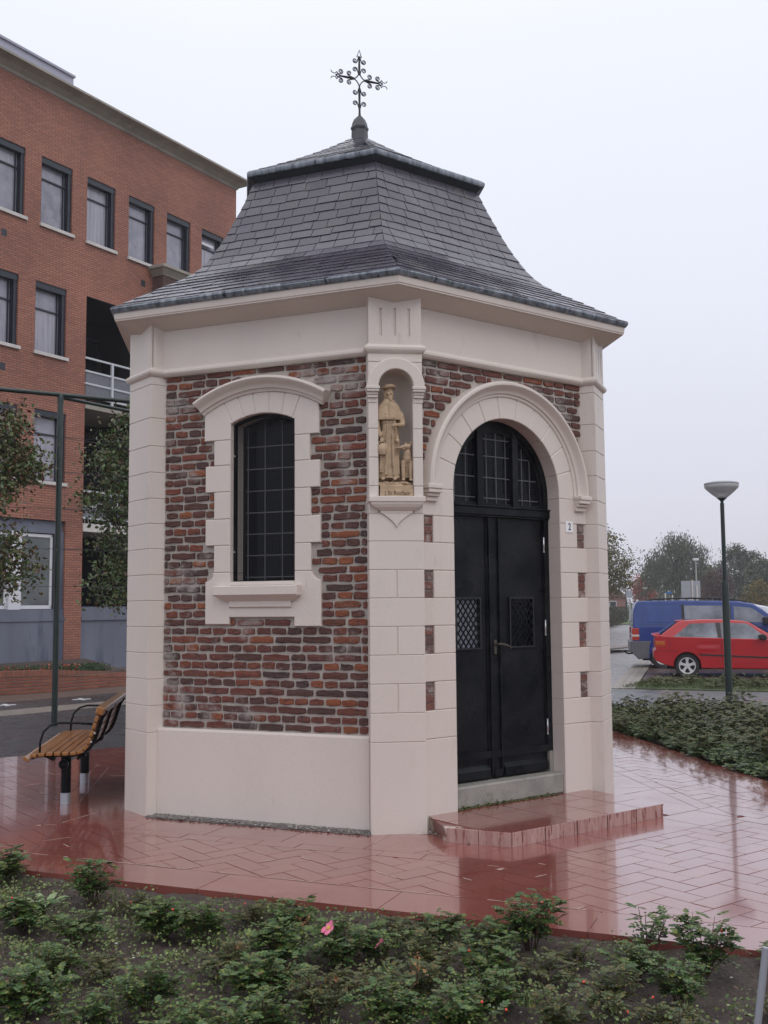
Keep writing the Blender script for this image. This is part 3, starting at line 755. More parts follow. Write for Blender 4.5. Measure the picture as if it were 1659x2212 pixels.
# house number
pl_ = MB().prism(rectp(.645,.730,2.196,2.288), yF-.006, yF, .002).build('number_plate', mat('white_enamel', (.78,.78,.78), .25), chapel, FR)
def text_mesh(body, size, m, parent, M, ext=.001, offset=0):
    cu = bpy.data.curves.new('text', 'FONT'); cu.body = body; cu.size = size; cu.extrude = ext; cu.offset = offset; cu.align_x = 'CENTER'; cu.align_y = 'CENTER'
    o = bpy.data.objects.new('text', cu); COL.objects.link(o); dg = bpy.context.evaluated_depsgraph_get(); me = bpy.data.meshes.new_from_object(o.evaluated_get(dg))
    COL.objects.unlink(o); bpy.data.objects.remove(o); me.materials.clear(); me.materials.append(m)
    q = bpy.data.objects.new('lettering', me); COL.objects.link(q); q.parent = parent; q.matrix_local = M; return q
text_mesh('2', .082, mat('blue_enamel', (.02,.03,.07), .4), pl_, Matrix.Translation((.688,yF-.0075,2.243)) @ Matrix.Rotation(pi/2,4,'X') @ Matrix.Diagonal((.72,1,1,1)), offset=.0012)
# ------------------------------------------------------------------ the statue in the niche
def fuse(mb, name, m, parent, M, voxel=.003, disp=.0012):
    o = mb.build(name, m, None, None, recalc=True)
    md = o.modifiers.new('remesh', 'REMESH'); md.mode = 'VOXEL'; md.voxel_size = voxel
    sm = o.modifiers.new('smooth', 'SMOOTH'); sm.factor = .5; sm.iterations = 1
    dg = bpy.context.evaluated_depsgraph_get(); me = bpy.data.meshes.new_from_object(o.evaluated_get(dg)); me.name = name
    o.modifiers.clear(); o.data = me; me.shade_smooth(); o.parent = parent
    if M is not None: o.matrix_local = M
    return o
statue = tag(empty('saint_statue', tuple(az(A0)*(RP-.055)+Vector((0,0,2.392))), A0), 'sandstone statue of a bearded pilgrim with hat, jug and dog standing in the cream niche', 'statue')
def ell(mb, c, r, seg=14, rings=9, M=None):
    prof = [(sin(pi*i/rings), -cos(pi*i/rings)) for i in range(rings+1)]
    T = Matrix.Translation(c) @ (M or Matrix.Identity(4)) @ Matrix.Diagonal((*r, 1))
    return mb.lathe([(max(1e-6,a),b) for a, b in prof], seg, M=T)
def loft(mb, rings, seg=28, folds=None):
    vs = []; 
    for (z, cx_, cy_, rx, ry, fa) in rings:
        for k in range(seg):
            t = 2*pi*k/seg; f = 1+fa*(sin(9*t+z*9)*.5+sin(5*t+1.3+z*14)*.5)
            vs.append((cx_+rx*f*cos(t), cy_+ry*f*sin(t), z))
    n = len(rings); fs = [(i*seg+k, i*seg+(k+1)%seg, (i+1)*seg+(k+1)%seg, (i+1)*seg+k) for i in range(n-1) for k in range(seg)] + [tuple(range(seg))[::-1], tuple(range((n-1)*seg, n*seg))]
    return mb.add(vs, fs)
# local frame: x right, -y towards the street, z up from the shelf; rock top at z=.118
fb = MB(); B0 = .125; ox = -.032
loft(fb, [(B0+.012,ox-.002,0,.068,.050,.05),(B0+.05,ox-.004,.0,.066,.048,.08),(B0+.12,ox-.005,0,.061,.045,.10),(B0+.20,ox-.004,0,.054,.042,.08),(B0+.28,ox-.002,0,.050,.040,.06),(B0+.34,ox,0,.047,.038,.04),(B0+.395,ox,0,.046,.037,.02),(B0+.42,ox,0,.050,.037,.01),(B0+.46,ox,0,.056,.038,0),(B0+.52,ox,0,.050,.034,0),(B0+.55,ox,0,.03,.027,0)])
fb.lathe([(.0485,B0+.382),(.0505,B0+.385),(.0505,B0+.398),(.0485,B0+.401)],24,c=(ox,0,0),sy=.82)
for kx, kk in ((-.014,.004),(.012,.004)):      # long hanging front folds
    fb.tube([(ox+kx,-.040,B0+.375),(ox+kx*1.4,-.047,B0+.25),(ox+kx*1.6,-.052,B0+.12),(ox+kx*2.0,-.056,B0+.03)],[.004,.006,.008,.009],6)
fb.tube([(ox-.045,-.02,B0+.33),(ox-.052,-.03,B0+.2),(ox-.055,-.034,B0+.05)],[.005,.009,.011],6)
fb.tube([(ox+.045,-.015,B0+.33),(ox+.05,-.022,B0+.2),(ox+.052,-.026,B0+.04)],[.005,.008,.01],6)
# cloak falling behind, seen both sides
loft(fb, [(B0+.0,ox-.012,.028,.088,.022,.06),(B0+.15,ox-.01,.028,.085,.022,.06),(B0+.30,ox-.008,.026,.075,.022,.05),(B0+.44,ox,.02,.066,.024,.02),(B0+.52,ox,.012,.05,.024,0)])
# short shoulder cape
loft(fb, [(B0+.405,ox,-.002,.086,.052,.035),(B0+.412,ox,-.002,.087,.053,.03),(B0+.45,ox,-.001,.081,.048,.02),(B0+.49,ox,0,.071,.042,.015),(B0+.515,ox,0,.058,.036,.01),(B0+.532,ox,0,.038,.030,0),(B0+.548,ox,0,.023,.023,0)])
fb.tube([(ox-.002,-.046,B0+.53),(ox-.001,-.052,B0+.48),(ox,-.056,B0+.405)],[.004,.004,.004],6)
for sx_ in (-.021,.027): ell(fb, (ox+sx_,-.052,B0+.422), (.0085,.005,.0085))
# arms: right hand of the figure hangs with the jug, the other is held at the belt
fb.tube([(ox-.066,-.004,B0+.46),(ox-.077,-.010,B0+.40),(ox-.076,-.022,B0+.355),(ox-.060,-.034,B0+.305)],[.020,.021,.018,.0125],10)
fb.tube([(ox-.060,-.034,B0+.306),(ox-.054,-.036,B0+.29)],[.0145,.0135],10)
ell(fb, (ox-.050,-.040,B0+.274), (.0105,.009,.015))
for j in range(4): fb.tube([(ox-.058+.005*j,-.044,B0+.272),(ox-.058+.005*j,-.050,B0+.262),(ox-.057+.005*j,-.047,B0+.251),(ox-.056+.005*j,-.041,B0+.250)],[.0030,.0029,.0027,.0024],6)
fb.tube([(ox-.042,-.042,B0+.28),(ox-.037,-.049,B0+.272),(ox-.038,-.050,B0+.262)],[.0035,.003,.0025],6)
fb.tube([(ox+.066,-.004,B0+.46),(ox+.080,-.012,B0+.405),(ox+.078,-.030,B0+.372),(ox+.050,-.052,B0+.368)],[.020,.021,.018,.012],10)
fb.tube([(ox+.055,-.050,B0+.369),(ox+.045,-.054,B0+.368)],[.0145,.0135],10)
ell(fb, (ox+.036,-.056,B0+.368), (.013,.008,.0105))
for j in range(4): fb.tube([(ox+.030,-.060,B0+.377-.0055*j),(ox+.020,-.063,B0+.376-.0055*j),(ox+.013,-.060,B0+.374-.0055*j)],[.0031,.0029,.0025],6)
fb.tube([(ox+.036,-.058,B0+.378),(ox+.028,-.062,B0+.386),(ox+.020,-.061,B0+.388)],[.0034,.003,.0026],6)
# staff strap and gourd at the side
fb.tube([(ox+.028,-.056,B0+.40),(ox+.040,-.054,B0+.33),(ox+.046,-.048,B0+.29)],[.004,.0035,.004],6)
ell(fb, (ox+.046,-.046,B0+.262), (.013,.012,.016)); ell(fb, (ox+.046,-.046,B0+.285), (.008,.008,.010))
# feet
for fx in (-.045,.028): ell(fb, (ox+fx,-.048,B0+.006), (.012,.024,.010)); 
for fx in (-.045,.028):
    for j in range(4): ell(fb, (ox+fx-.008+.0052*j,-.070,B0+.001), (.0032,.006,.0035), 8, 6)
# head: turned a little to the right, bearded, hat with turned-up brim
HD = Matrix.Translation((ox,-.004,B0+.592)) @ Matrix.Rotation(radians(20),4,'Z')
def he(c, r, seg=12, rings=8): ell(fb, (0,0,0), (1,1,1), seg, rings, HD @ Matrix.Translation(c) @ Matrix.Diagonal((*r,1)))
fb.tube([(ox,0,B0+.53),(ox,-.002,B0+.57)],[.018,.016],10)
he((0,0,0),(.0265,.031,.038)); he((0,-.026,-.004),(.0045,.010,.010)); he((0,-.034,-.009),(.0055,.006,.004))
he((-.011,-.0275,.006),(.0058,.003,.0028)); he((.011,-.0275,.006),(.0058,.003,.0028)); he((-.011,-.0285,.013),(.008,.004,.0022)); he((.011,-.0285,.013),(.008,.004,.0022))
he((-.014,-.022,-.008),(.009,.008,.010)); he((.014,-.022,-.008),(.009,.008,.010)); he((-.027,.0,0),(.004,.007,.010)); he((.027,.0,0),(.004,.007,.010))
he((0,-.021,-.034),(.017,.014,.020)); he((0,-.026,-.048),(.010,.009,.014)); he((-.007,-.029,-.019),(.009,.004,.0035)); he((.007,-.029,-.019),(.009,.004,.0035)); he((0,-.030,-.026),(.006,.003,.0022))
for sgn in (-1,1): he((sgn*.024,.006,-.018),(.009,.014,.026))
he((0,.010,-.010),(.028,.026,.038))
fb.lathe([(.0005,.062),(.020,.060),(.031,.050),(.033,.034),(.031,.026)], 18, M=HD)
brim = []
for k in range(28):
    t = 2*pi*k/28; li = .010*abs(sin(t-.4))
    brim += [(.027*cos(t),.030*sin(t),.028),(.044*cos(t),.046*sin(t),.026+li),(.047*cos(t),.049*sin(t),.033+li*1.7),(.040*cos(t),.042*sin(t),.034+li*1.5),(.028*cos(t),.030*sin(t),.040)]
fb.add([HD @ Vector(p) for p in brim], [(k*5+q, ((k+1)%28)*5+q, ((k+1)%28)*5+(q+1)%5, k*5+(q+1)%5) for k in range(28) for q in range(5)])
he((0,-.043,.048),(.008,.004,.008))
FS = Matrix.Translation((-.004,0,B0)) @ Matrix.Diagonal((1.20,1.08,1.095,1)) @ Matrix.Translation((0,0,-B0))
fuse(fb, 'pilgrim_figure', SAND, statue, FS, .0022)
jb = MB(); jb.lathe([(.0005,B0+.165),(.020,B0+.168),(.026,B0+.187),(.029,B0+.205),(.025,B0+.223),(.017,B0+.236),(.014,B0+.243)], 18, c=(ox-.046,-.046,0))
jb.tube([(ox-.075,-.050,B0+.225),(ox-.066,-.050,B0+.252),(ox-.050,-.048,B0+.262),(ox-.034,-.050,B0+.252),(ox-.022,-.050,B0+.225)],[.004]*5,6)
fuse(jb, 'jug', SAND, statue, FS, .0022)
# seated dog with a flat loaf in its mouth
db = MB(); dx = .088
db.tube([(dx+.012,.03,B0+.02),(dx+.012,.028,B0+.06),(dx+.008,.012,B0+.11),(dx+.004,-.006,B0+.150),(dx+.004,-.014,B0+.185),(dx+.006,-.010,B0+.21)],[.034,.036,.030,.027,.021,.017],14)
ell(db,(dx+.006,-.012,B0+.145),(.026,.022,.036))
ell(db,(dx+.004,-.018,B0+.222),(.023,.024,.021)); db.tube([(dx-.004,-.030,B0+.222),(dx-.024,-.040,B0+.218),(dx-.040,-.046,B0+.216)],[.016,.011,.008],10); ell(db,(dx-.046,-.049,B0+.219),(.005,.005,.004))
db.tube([(dx-.010,-.034,B0+.207),(dx-.036,-.046,B0+.203)],[.008,.005],8)
for q in ((dx-.004,-.004),(dx+.024,-.012)): db.tube([(q[0],q[1],B0+.232),(q[0]+.003,q[1]+.002,B0+.250),(q[0]+.004,q[1]+.003,B0+.264)],[.0085,.006,.0015],8)
for q in (-.008,.012): ell(db,(dx+q-.004,-.040+abs(q)*.2,B0+.228),(.0032,.003,.0032),8,6)
for lx, ly in ((dx-.020,-.020),(dx+.024,-.018)):
    db.tube([(lx+.004,ly+.008,B0+.13),(lx,ly,B0+.08),(lx,ly-.002,B0+.035),(lx,ly-.002,B0+.004)],[.016,.0125,.0095,.010],10); ell(db,(lx,ly-.010,B0+.002),(.011,.016,.007))
    for j in (-1,0,1): ell(db,(lx+j*.006,ly-.023,B0+.0),(.0038,.006,.005),8,6)
for sgn in (-1,1): ell(db,(dx+.010+sgn*.020,.022,B0+.035),(.014,.030,.034)); ell(db,(dx+.010+sgn*.026,-.006,B0+.004),(.009,.018,.007))
db.tube([(dx+.014,.055,B0+.02),(dx+.03,.05,B0+.01),(dx+.036,.02,B0+.006)],[.008,.008,.005],8)
DM = Matrix.Translation((.082,0,B0)) @ Matrix.Diagonal((1.28,1.1,1.12,1)) @ Matrix.Translation((-.088,0,-B0))
fuse(db, 'dog', SAND, statue, DM, .0022)
lb = MB(); ell(lb,(dx-.046,-.052,B0+.208),(.024,.014,.0055)); lb.build('loaf', SAND, statue, DM, smooth=True)
rb = MB(); r_ = random.Random(5)
rb.box(-.118,.120,-.062,.045,.050,.085)
for i in range(46): ell(rb, (r_.uniform(-.105,.105), r_.uniform(-.045,.035), .090+r_.uniform(0,.018)), (r_.uniform(.014,.034), r_.uniform(.014,.026), r_.uniform(.010,.020)), 8, 6)
fuse(rb, 'rock', SAND, statue, None, .003)
pb = MB().box(-.120,.122,-.072,.050,.0,.052).build('pedestal', SAND, statue, bevel=.003)
text_mesh('| St Rochus', .044, LETTER_DK, pb, Matrix.Translation((.004,-.0735,.026)) @ Matrix.Rotation(pi/2,4,'X') @ Matrix.Diagonal((.90,.95,1,1)), ext=.0008, offset=.0002)
# ------------------------------------------------------------------ ground, paving, roads
def smooth(t): t = max(0, min(1, t)); return t*t*(3-2*t)
def gz(x, y): return -0.2*smooth((y-3.5)/6)*smooth((x-.5)/2.5)
TILE = mat('wet_red_tile', (.27,.075,.056), .18, var=(.225,.064,.050), vscale=2.2, isl=[(.25,.074,.058),(.225,.066,.052),(.27,.083,.064),(.21,.062,.051),(.24,.077,.063)], bump=.14, bscale=38, bdist=.006, rvar=.10, coat=.85, coatr=.06,
    dirt=[((.17,.06,.05), 5, .56, .78), ((.33,.17,.14), 31, .66, .74)])
GROUT = mat('tile_joint', (.16,.058,.048), .35, dirt=[((.55,.47,.40), 3.4, .52, .57)], vscale=5)
ASPH = mat('wet_asphalt', (.040,.041,.046), .32, var=(.052,.053,.058), vscale=2, bump=.5, bscale=150, bdist=.006, rvar=.12)
CLINK = mat('wet_clinker', (.12,.105,.11), .30, var=(.16,.14,.14), vscale=3, bump=.5, bscale=22, bdist=.01, rvar=.1)
KERB = mat('kerb_stone', (.24,.21,.18), .5, var=(.18,.155,.135), vscale=5, bump=.4, bscale=80)
BRPAV = mat('brown_paving', (.14,.10,.08), .45, var=(.10,.07,.06), vscale=6, bump=.6, bscale=40)
SOIL = mat('wet_soil', (.062,.042,.034), .7, var=(.105,.078,.064), vscale=7, bump=1.0, bscale=70, bdist=.03, dirt=[((.16,.125,.105), 24, .58, .70), ((.03,.022,.018), 40, .60, .68)])
GRASS = mat('grass_ground', (.065,.085,.03), .8, var=(.05,.07,.025), vscale=4, bump=1, bscale=60)
GRAVEL = mat('gravel_strip', (.27,.245,.225), .7, var=(.17,.15,.14), vscale=30, bump=1, bscale=160, bdist=.02)
TERR = mat('far_ground', (.07,.085,.04), .8, var=(.09,.08,.06), vscale=.3)

nL, nR, n3, nB = az(A0-D30), az(A0+D30), az(A0+3*D30), az(A0-3*D30)     # left face, door face, right-hand side, back-left side
# base terrain: one sheet to the horizon
mb = MB(); xs = [-440,-200,-120,-60,-30,-16,-10,-7,-5,-3.5,-2,-1,0,.5,1,1.5,2,2.5,3,3.5,4,5,6,8,11,16,25,40,80,150,250,440]; ys = [-60,-30,-15,-11,-8,-6,-4,-2,0,2,3,3.5,4,4.5,5,5.5,6,6.5,7,7.5,8,8.5,9,9.5,10,12,15,20,30,60,120,250,400,690]
for y in ys:
    for x in xs: mb.v.append((x, y, gz(x, y)-.15))
nx = len(xs); mb.f = [(j*nx+i, j*nx+i+1, (j+1)*nx+i+1, (j+1)*nx+i) for j in range(len(ys)-1) for i in range(nx-1)]
tag(mb.build('ground', TERR), kind='structure')
def clip(poly, n, d):          # keep n.p <= d
    out = []
    for i in range(len(poly)):
        a, b = poly[i-1], poly[i]; fa, fb_ = n[0]*a[0]+n[1]*a[1]-d, n[0]*b[0]+n[1]*b[1]-d
        if (fa <= 0) != (fb_ <= 0): t = fa/(fa-fb_); out.append((a[0]+(b[0]-a[0])*t, a[1]+(b[1]-a[1])*t))
        if fb_ <= 0: out.append(b)
    return out
def area(p): return abs(sum(p[i-1][0]*p[i][1]-p[i][0]*p[i-1][1] for i in range(len(p))))/2 if len(p) > 2 else 0
neg = lambda n: (-n[0], -n[1])
# red plaza: bounded by the bed in front (nL 3.70), the bed on the right (n3 3.60) and the road behind
plaza = [(-9,-9),(9,-9),(9,9),(-9,9)]
RD = Vector((-sin(radians(35)), cos(radians(35))))         # normal of the road edge behind
RDD = RD.dot(Vector((-2.79,2.70)))
plaza = clip(clip(clip(plaza, nL, 3.685), n3, 3.585), RD, RDD)
pav = MB().flat(plaza, -.12, -.006).build('pavement', GROUT); tag(pav, kind='structure')
regions = []   # (poly) smooth slabs
tiles = []
def slabs(n, t, d0, d1, t0, t1, step, off=0):
    q = t0+off
    while q < t1:
        a, b = q+.003, min(q+step, t1)-.003; q += step
        tiles.append(([tuple((n*d+t*s)[:2]) for d, s in ((d0+.003,a),(d1-.003,a),(d1-.003,b),(d0+.003,b))], 1))
tL, tR, t3, tB = tg(A0-D30), tg(A0+D30), tg(A0+3*D30), tg(A0-3*D30)
CH = 1.9302
hexin = lambda p, d: all(n[0]*p[0]+n[1]*p[1] <= d for n in [az(A0+(2*k+1)*D30) for k in range(6)])
# inner ring slabs and its narrow border course (left, back-left, right)
HN = [az(A0+(2*k+1)*D30) for k in range(6)]; n4, n5 = az(A0+5*D30), az(A0-5*D30)
for n, t, s0, s1 in ((n5,tg(A0-5*D30),-2.45*math.tan(D30),2.45*math.tan(D30)),(nL,tL,-2.45*math.tan(D30),2.45*math.tan(D30)),(nB,tB,-2.45*math.tan(D30),2.45*math.tan(D30)),(n3,t3,-1.4,2.45*math.tan(D30))):
    k_ = len(tiles); slabs(n, t, 1.90, 2.45, (s0 if n is not n3 else -1.95), (s1 if n is not nL else 1.95), .62)
    for i_ in range(k_, len(tiles)): tiles[i_] = (clip(tiles[i_][0], nR, 1.927 if n is n3 else 2.449), 1)
    slabs(n, t, 2.45, 2.59, (s0*1.05 if n is not n3 else -1.95), (s1*1.05 if n is not nL else 1.95), .30)
for i_ in range(len(tiles)): tiles[i_] = (clip(clip(clip(tiles[i_][0], nR, 2.732), nL, 2.588), n3, 2.588), 1)
# outer strips

for d0_, d1_, s0_, s1_ in ((1.93,2.735,.87,1.75),(2.452,2.735,-1.75,-.80),(2.735,3.13,-1.9,1.9)):
    k_ = len(tiles); slabs(nR, tR, d0_, d1_, s0_, s1_, .44)
    for i_ in range(k_, len(tiles)):
        P_c = clip(clip(tiles[i_][0], nL, 2.447 if d1_ < 3 and s0_ < 0 else 2.588), n3, 2.447 if d1_ < 3 else 2.588); tiles[i_] = (P_c, 1)
slabs(nL, tL, 3.33, 3.70, -6.5, 8.2, 1.12, off=.35)
slabs(n3, t3, 3.23, 3.60, -8.0, 9, 1.12)
slabs(n3, t3, 3.05, 3.23, -8.0, 9, .30)
# slab band in front of the door step
occupied = []
def inside_special(c):
    x, y = c; p = Vector((x, y, 0)); l, r_, q, b = nL.dot(p), nR.dot(p), n3.dot(p), nB.dot(p)
    return None
# herringbone cut to what is left
W_ = .15; L_ = .30
er, en = tR, Vector((-sin(A0+D30), cos(A0+D30), 0))
def herring():
    out = []
    for i in range(-40, 60):
        for j in range(-20, 24):
            # rows of an L-shaped pair: horizontal tile then vertical tile, shifted one width per row
            ox_, oy_ = (i+0)*W_, (i)*W_
            bx, by = i*W_ + j*2*L_, i*W_*1.0
            out.append((bx, by, L_, W_)); out.append((bx+L_, by-W_, W_, L_))
    return out
seen = 0
base = Vector((0,-2,0))
for (hx, hy, w, h) in herring():
    q = [(hx+.003,hy+.003),(hx+w-.003,hy+.003),(hx+w-.003,hy+h-.003),(hx+.003,hy+h-.003)]
    P = [(base.x+er.x*a+en.x*b-2.0, base.y+er.y*a+en.y*b-2.0) for a, b in q]
    c = (sum(p[0] for p in P)/4, sum(p[1] for p in P)/4)
    if not (-8 < c[0] < 6 and -8 < c[1] < 6): continue
    v = Vector((*c, 0)); l, rr, t_, bk = nL.dot(v), nR.dot(v), n3.dot(v), nB.dot(v)
    # which zone: left strip, back-left, right, or the open corner in front of the door
    sd_ = [('L', l, 2.59), ('B', bk, 2.59)]
    t__ = tL.dot(v)
    polys = [P]
    P = clip(P, nL, 3.327); P = clip(P, n3, 3.047); P = clip(P, RD, RDD-.01)
    if area(P) < .0006: continue
    # remove the chapel ring: keep if outside at least one ring face
    frac = []
    inL, inB, in3, inR = l < 2.59, bk < 2.59, t_ < 2.59, rr < 3.136
    back = all(n.dot(v) < 2.59 for n in (nL, nB, n3, n4, n5)) and rr < 3.136
    if back:
        # inside the ring polygon; straddlers are clipped against the nearest face
        cand = sorted([(2.59-l, nL, 2.593), (2.59-bk, nB, 2.593), (2.59-t_, n3, 2.593), (2.59-n4.dot(v), n4, 2.593), (2.59-n5.dot(v), n5, 2.593), (3.13-rr, nR, 3.133)], key=lambda q: q[0])
        d_, n_, dd = cand[0]
        P = clip(P, neg(n_), -dd)
        if area(P) < .0006: continue
    else:
        out_ = [(l, nL, 2.593), (bk, nB, 2.593), (t_, n3, 2.593), (n4.dot(v), n4, 2.593), (n5.dot(v), n5, 2.593), (rr, nR, 3.133)]
        o1 = sorted([(a-d, n_, d) for a, n_, d in out_ if a > d], key=lambda q: -q[0])
        if o1: P = clip(P, neg(o1[0][1]), -o1[0][2])
        if area(P) < .0006: continue
    tiles.append((P, 0))
camp = Vector((0,-9.83))
def vis(P):
    c = Vector((sum(p[0] for p in P)/len(P), sum(p[1] for p in P)/len(P))); v = c-camp
    if v.y < .5: return 1e9
    a = v.x/v.y
    return v.length if -.42 < a < .42 and v.y < 13 else 1e3+v.length
tiles = [q for q in tiles if area(q[0]) > .0005]
tiles.sort(key=lambda q: vis(q[0])*(1 if not q[1] else .6))
rest = MB()
for i, (P, sm) in enumerate(tiles):
    if sm: P = clip(clip(clip(P, nL, 3.70), n3, 3.60), RD, RDD)
    if area(P) < .0005: continue
    dz = random.uniform(-.0008,.0008)
    if i < 298: MB().flat(P, -.10, dz).build('paving_tile', TILE, pav)
    else: rest.flat(P, -.10, dz)
tag(rest.build('paving_tile', TILE, pav), kind='stuff')
# pale sand left in some joints
SANDJ = mat('joint_sand', (.52,.44,.37), .8, var=(.36,.25,.21), vscale=40)
rj = random.Random(12); sj = MB(); nj = 0
def sandline(a, b, w):
    d = (b-a).normalized(); o_ = Vector((-d.y,d.x))*w; n_ = max(2, int((b-a).length/.03)); sd_ = []
    for i in range(n_+1):
        p = a.lerp(b, i/n_); sd_.append((p+o_*rj.uniform(.3,1.2), p-o_*rj.uniform(.3,1.2)))
    k = len(sj.v); 
    for p, q in sd_: sj.v += [(p.x,p.y,.0016),(q.x,q.y,.0016)]
    sj.f += [(k+2*i, k+2*i+1, k+2*i+3, k+2*i+2) for i in range(n_)]
for P, sm in tiles[:420]:
    if rj.random() < (.24 if sm else .24):
        i = rj.randrange(len(P)); a, b = Vector(P[i-1]), Vector(P[i]); L0 = (b-a).length
        if L0 < .08: continue
        t0 = rj.uniform(0,.3); t1 = min(1, t0+rj.uniform(.4,.9)); sandline(a.lerp(b,t0), a.lerp(b,t1), .0048)
q_ = -2.9
while q_ < 2.4:
    e_ = q_+rj.uniform(.15,.7); sandline(Vector((nL*3.329+tL*q_)[:2]), Vector((nL*3.329+tL*e_)[:2]), .0045); q_ = e_+rj.uniform(.0,.25)
tag(sj.build('sand', SANDJ), kind='stuff')
# raised platform at the door
pe = [tuple((nR*2.735+tR*-.80)[:2]), tuple((nR*2.735+tR*.80)[:2]), tuple((nR*1.75+tR*.86)[:2]), (.42,-1.85), (.56,-2.49)]
RISER = mat('riser_tile', (.44,.28,.25), .35, var=(.33,.17,.15), vscale=9, bump=.2, bscale=30, dirt=[((.18,.045,.036), 20, .55, .60)], coat=.4)
def streaks(m):     # water streaks run straight down the riser
    t = m.node_tree; ns = [n for n in t.nodes if n.type == 'TEX_NOISE']; g = [n for n in t.nodes if n.type == 'NEW_GEOMETRY'][0]
    mp = t.nodes.new('ShaderNodeMapping'); mp.inputs['Scale'].default_value = (2.2,2.2,.30); t.links.new(g.outputs['Position'], mp.inputs[0])
    for n in ns: t.links.new(mp.outputs[0], n.inputs['Vector'])
streaks(RISER)
plat = tag(MB().flat([tuple(Vector(q)*.995) for q in pe], -.02, .088).build('door_platform', GROUT), kind='structure')
for pa, pb_, n_ in ((Vector(pe[4]), Vector(pe[0]), 2), (Vector(pe[0]), Vector(pe[1]), 5)):      # riser tiles
    for i in range(n_):
        a_, b_ = pa.lerp(pb_, i/n_+.004), pa.lerp(pb_, (i+1)/n_-.004); d_ = (b_-a_).normalized(); o_ = Vector((d_.y,-d_.x))*(.001+random.uniform(0,.002)); w_ = Vector((-d_.y,d_.x))*.02
        MB().flat([tuple(a_+o_), tuple(b_+o_), tuple(b_+w_), tuple(a_+w_)], -.02, .0925).build('riser_tile', RISER, plat, bevel=.002)
for i in range(5):
    for j in range(3):
        a0, a1 = -.90+.36*i, -.90+.36*(i+1); d0, d1 = 1.93+.27*j, 1.93+.27*(j+1)
        P = [tuple((nR*d+tR*s)[:2]) for d, s in ((d0+.003,a0+.003),(d1-.003,a0+.003),(d1-.003,a1-.003),(d0+.003,a1-.003))]
        for k in range(5):
            pa, pb_ = Vector(pe[k]), Vector(pe[(k+1)%5]); ed = (pb_-pa).normalized(); nn = (ed.y, -ed.x); P = clip(P, nn, nn[0]*pa.x+nn[1]*pa.y-.0) if len(P) > 2 else P
        if area(P) > .002: MB().flat(P, .08, .0935+random.uniform(-.0006,.0006)).build('paving_tile', TILE, plat)
# gravel at the foot of the wall
def strip(name, n, t, d0, d1, s0, s1, m, z, kind='stuff'):
    r = random.Random(3); vs = []; N = 90; mb = MB()
    for i in range(N+1):
        s = s0+(s1-s0)*i/N
        for j in range(5):
            d = d0+(d1-d0)*j/4 + (r.uniform(-.02,.02) if j == 4 else 0); p = n*d+t*s; vs.append((p.x, p.y, z + (0 if j == 4 else r.uniform(.002,.009))+(.014 if j==0 else 0)))
    return tag(mb.add(vs, [(i*5+j, (i+1)*5+j, (i+1)*5+j+1, i*5+j+1) for i in range(N) for j in range(4)]).build(name, m), kind=kind)
strip('gravel', nL, tL, 1.955, 2.07, -.95, .95, GRAVEL, .0015)
def pebbles(name, spots, rmin, rmax, m, seed):
    r = random.Random(seed); mb = MB()
    for x, y, z in spots:
        s = r.uniform(rmin, rmax); M_ = Matrix.Translation((x,y,z)) @ Matrix.Rotation(r.uniform(0,6),4,'Z') @ Matrix.Diagonal((s*r.uniform(.7,1.3), s*r.uniform(.6,1), s*r.uniform(.4,.7),1))
        mb.add([M_ @ Vector(p) for p in [(1,0,0),(0,1,0),(-1,0,0),(0,-1,0),(0,0,1),(0,0,-1),(.6,.6,.55),(-.6,-.6,.55)]], [(0,6,4),(6,1,4),(1,2,4),(2,7,4),(7,3,4),(3,0,4),(0,1,6),(2,3,7),(1,0,5),(2,1,5),(3,2,5),(0,3,5)])
    return tag(mb.build(name, m), kind='stuff')
r = random.Random(9); sp = []
for i in range(900):
    d, s = r.uniform(1.95,2.075), r.uniform(-.93,.93); p = nL*d+tL*s; sp.append((p.x,p.y,.012))
for i in range(160):
    d, s = r.uniform(1.98,2.5), r.uniform(-.97,-.86); p = nR*d+tR*s; sp.append((p.x,p.y,.006))
pebbles('gravel', sp, .004, .011, mat('grey_pebble', (.22,.20,.19), .6, isl=[(.10,.09,.085),(.26,.24,.22),(.16,.14,.13),(.38,.35,.32)]), 4)
# moss along the step
p0 = []
for i in range(220):
    s, d = r.uniform(-.57,.50), 1.937+abs(r.gauss(0,.012)); p = nR*d+tR*s; p0.append((p.x,p.y,.097+max(0,r.gauss(0,.010))))
pebbles('moss', p0, .006, .014, mat('moss', (.09,.10,.03), .9, isl=[(.07,.09,.03),(.13,.12,.05),(.05,.06,.02)]), 6)

# road behind on the left, its kerb bands, parking strip, brown footway
def band(name, P, z, m, kind='structure'): return tag(MB().flat(P, z-.05, z).build(name, m), kind=kind)
ed = Vector((cos(radians(35)), sin(radians(35))))
band('road', [(-30,-16.5),(-3.0,2.62-.0),(-1.2,3.8),(.3,5.2),(.3,16),(-30,-3)], -.012, ASPH)
k0, k1 = Vector((-5.53,6.42)), Vector((-4.33,7.85)); kd = (k1-k0).normalized(); kn = Vector((-kd.y, kd.x))
def kb(o, d, a=-30, b=12): return [tuple(k0+kd*a+kn*o), tuple(k0+kd*b+kn*o), tuple(k0+kd*b+kn*d), tuple(k0+kd*a+kn*d)]
band('kerb', kb(0,.78), -.006, KERB); band('parking_strip', kb(.79,2.1), -.008, ASPH)
band('footway', kb(2.11,3.4), -.004, BRPAV); band('footway', kb(3.41,14, -40, 30), -.008, BRPAV)
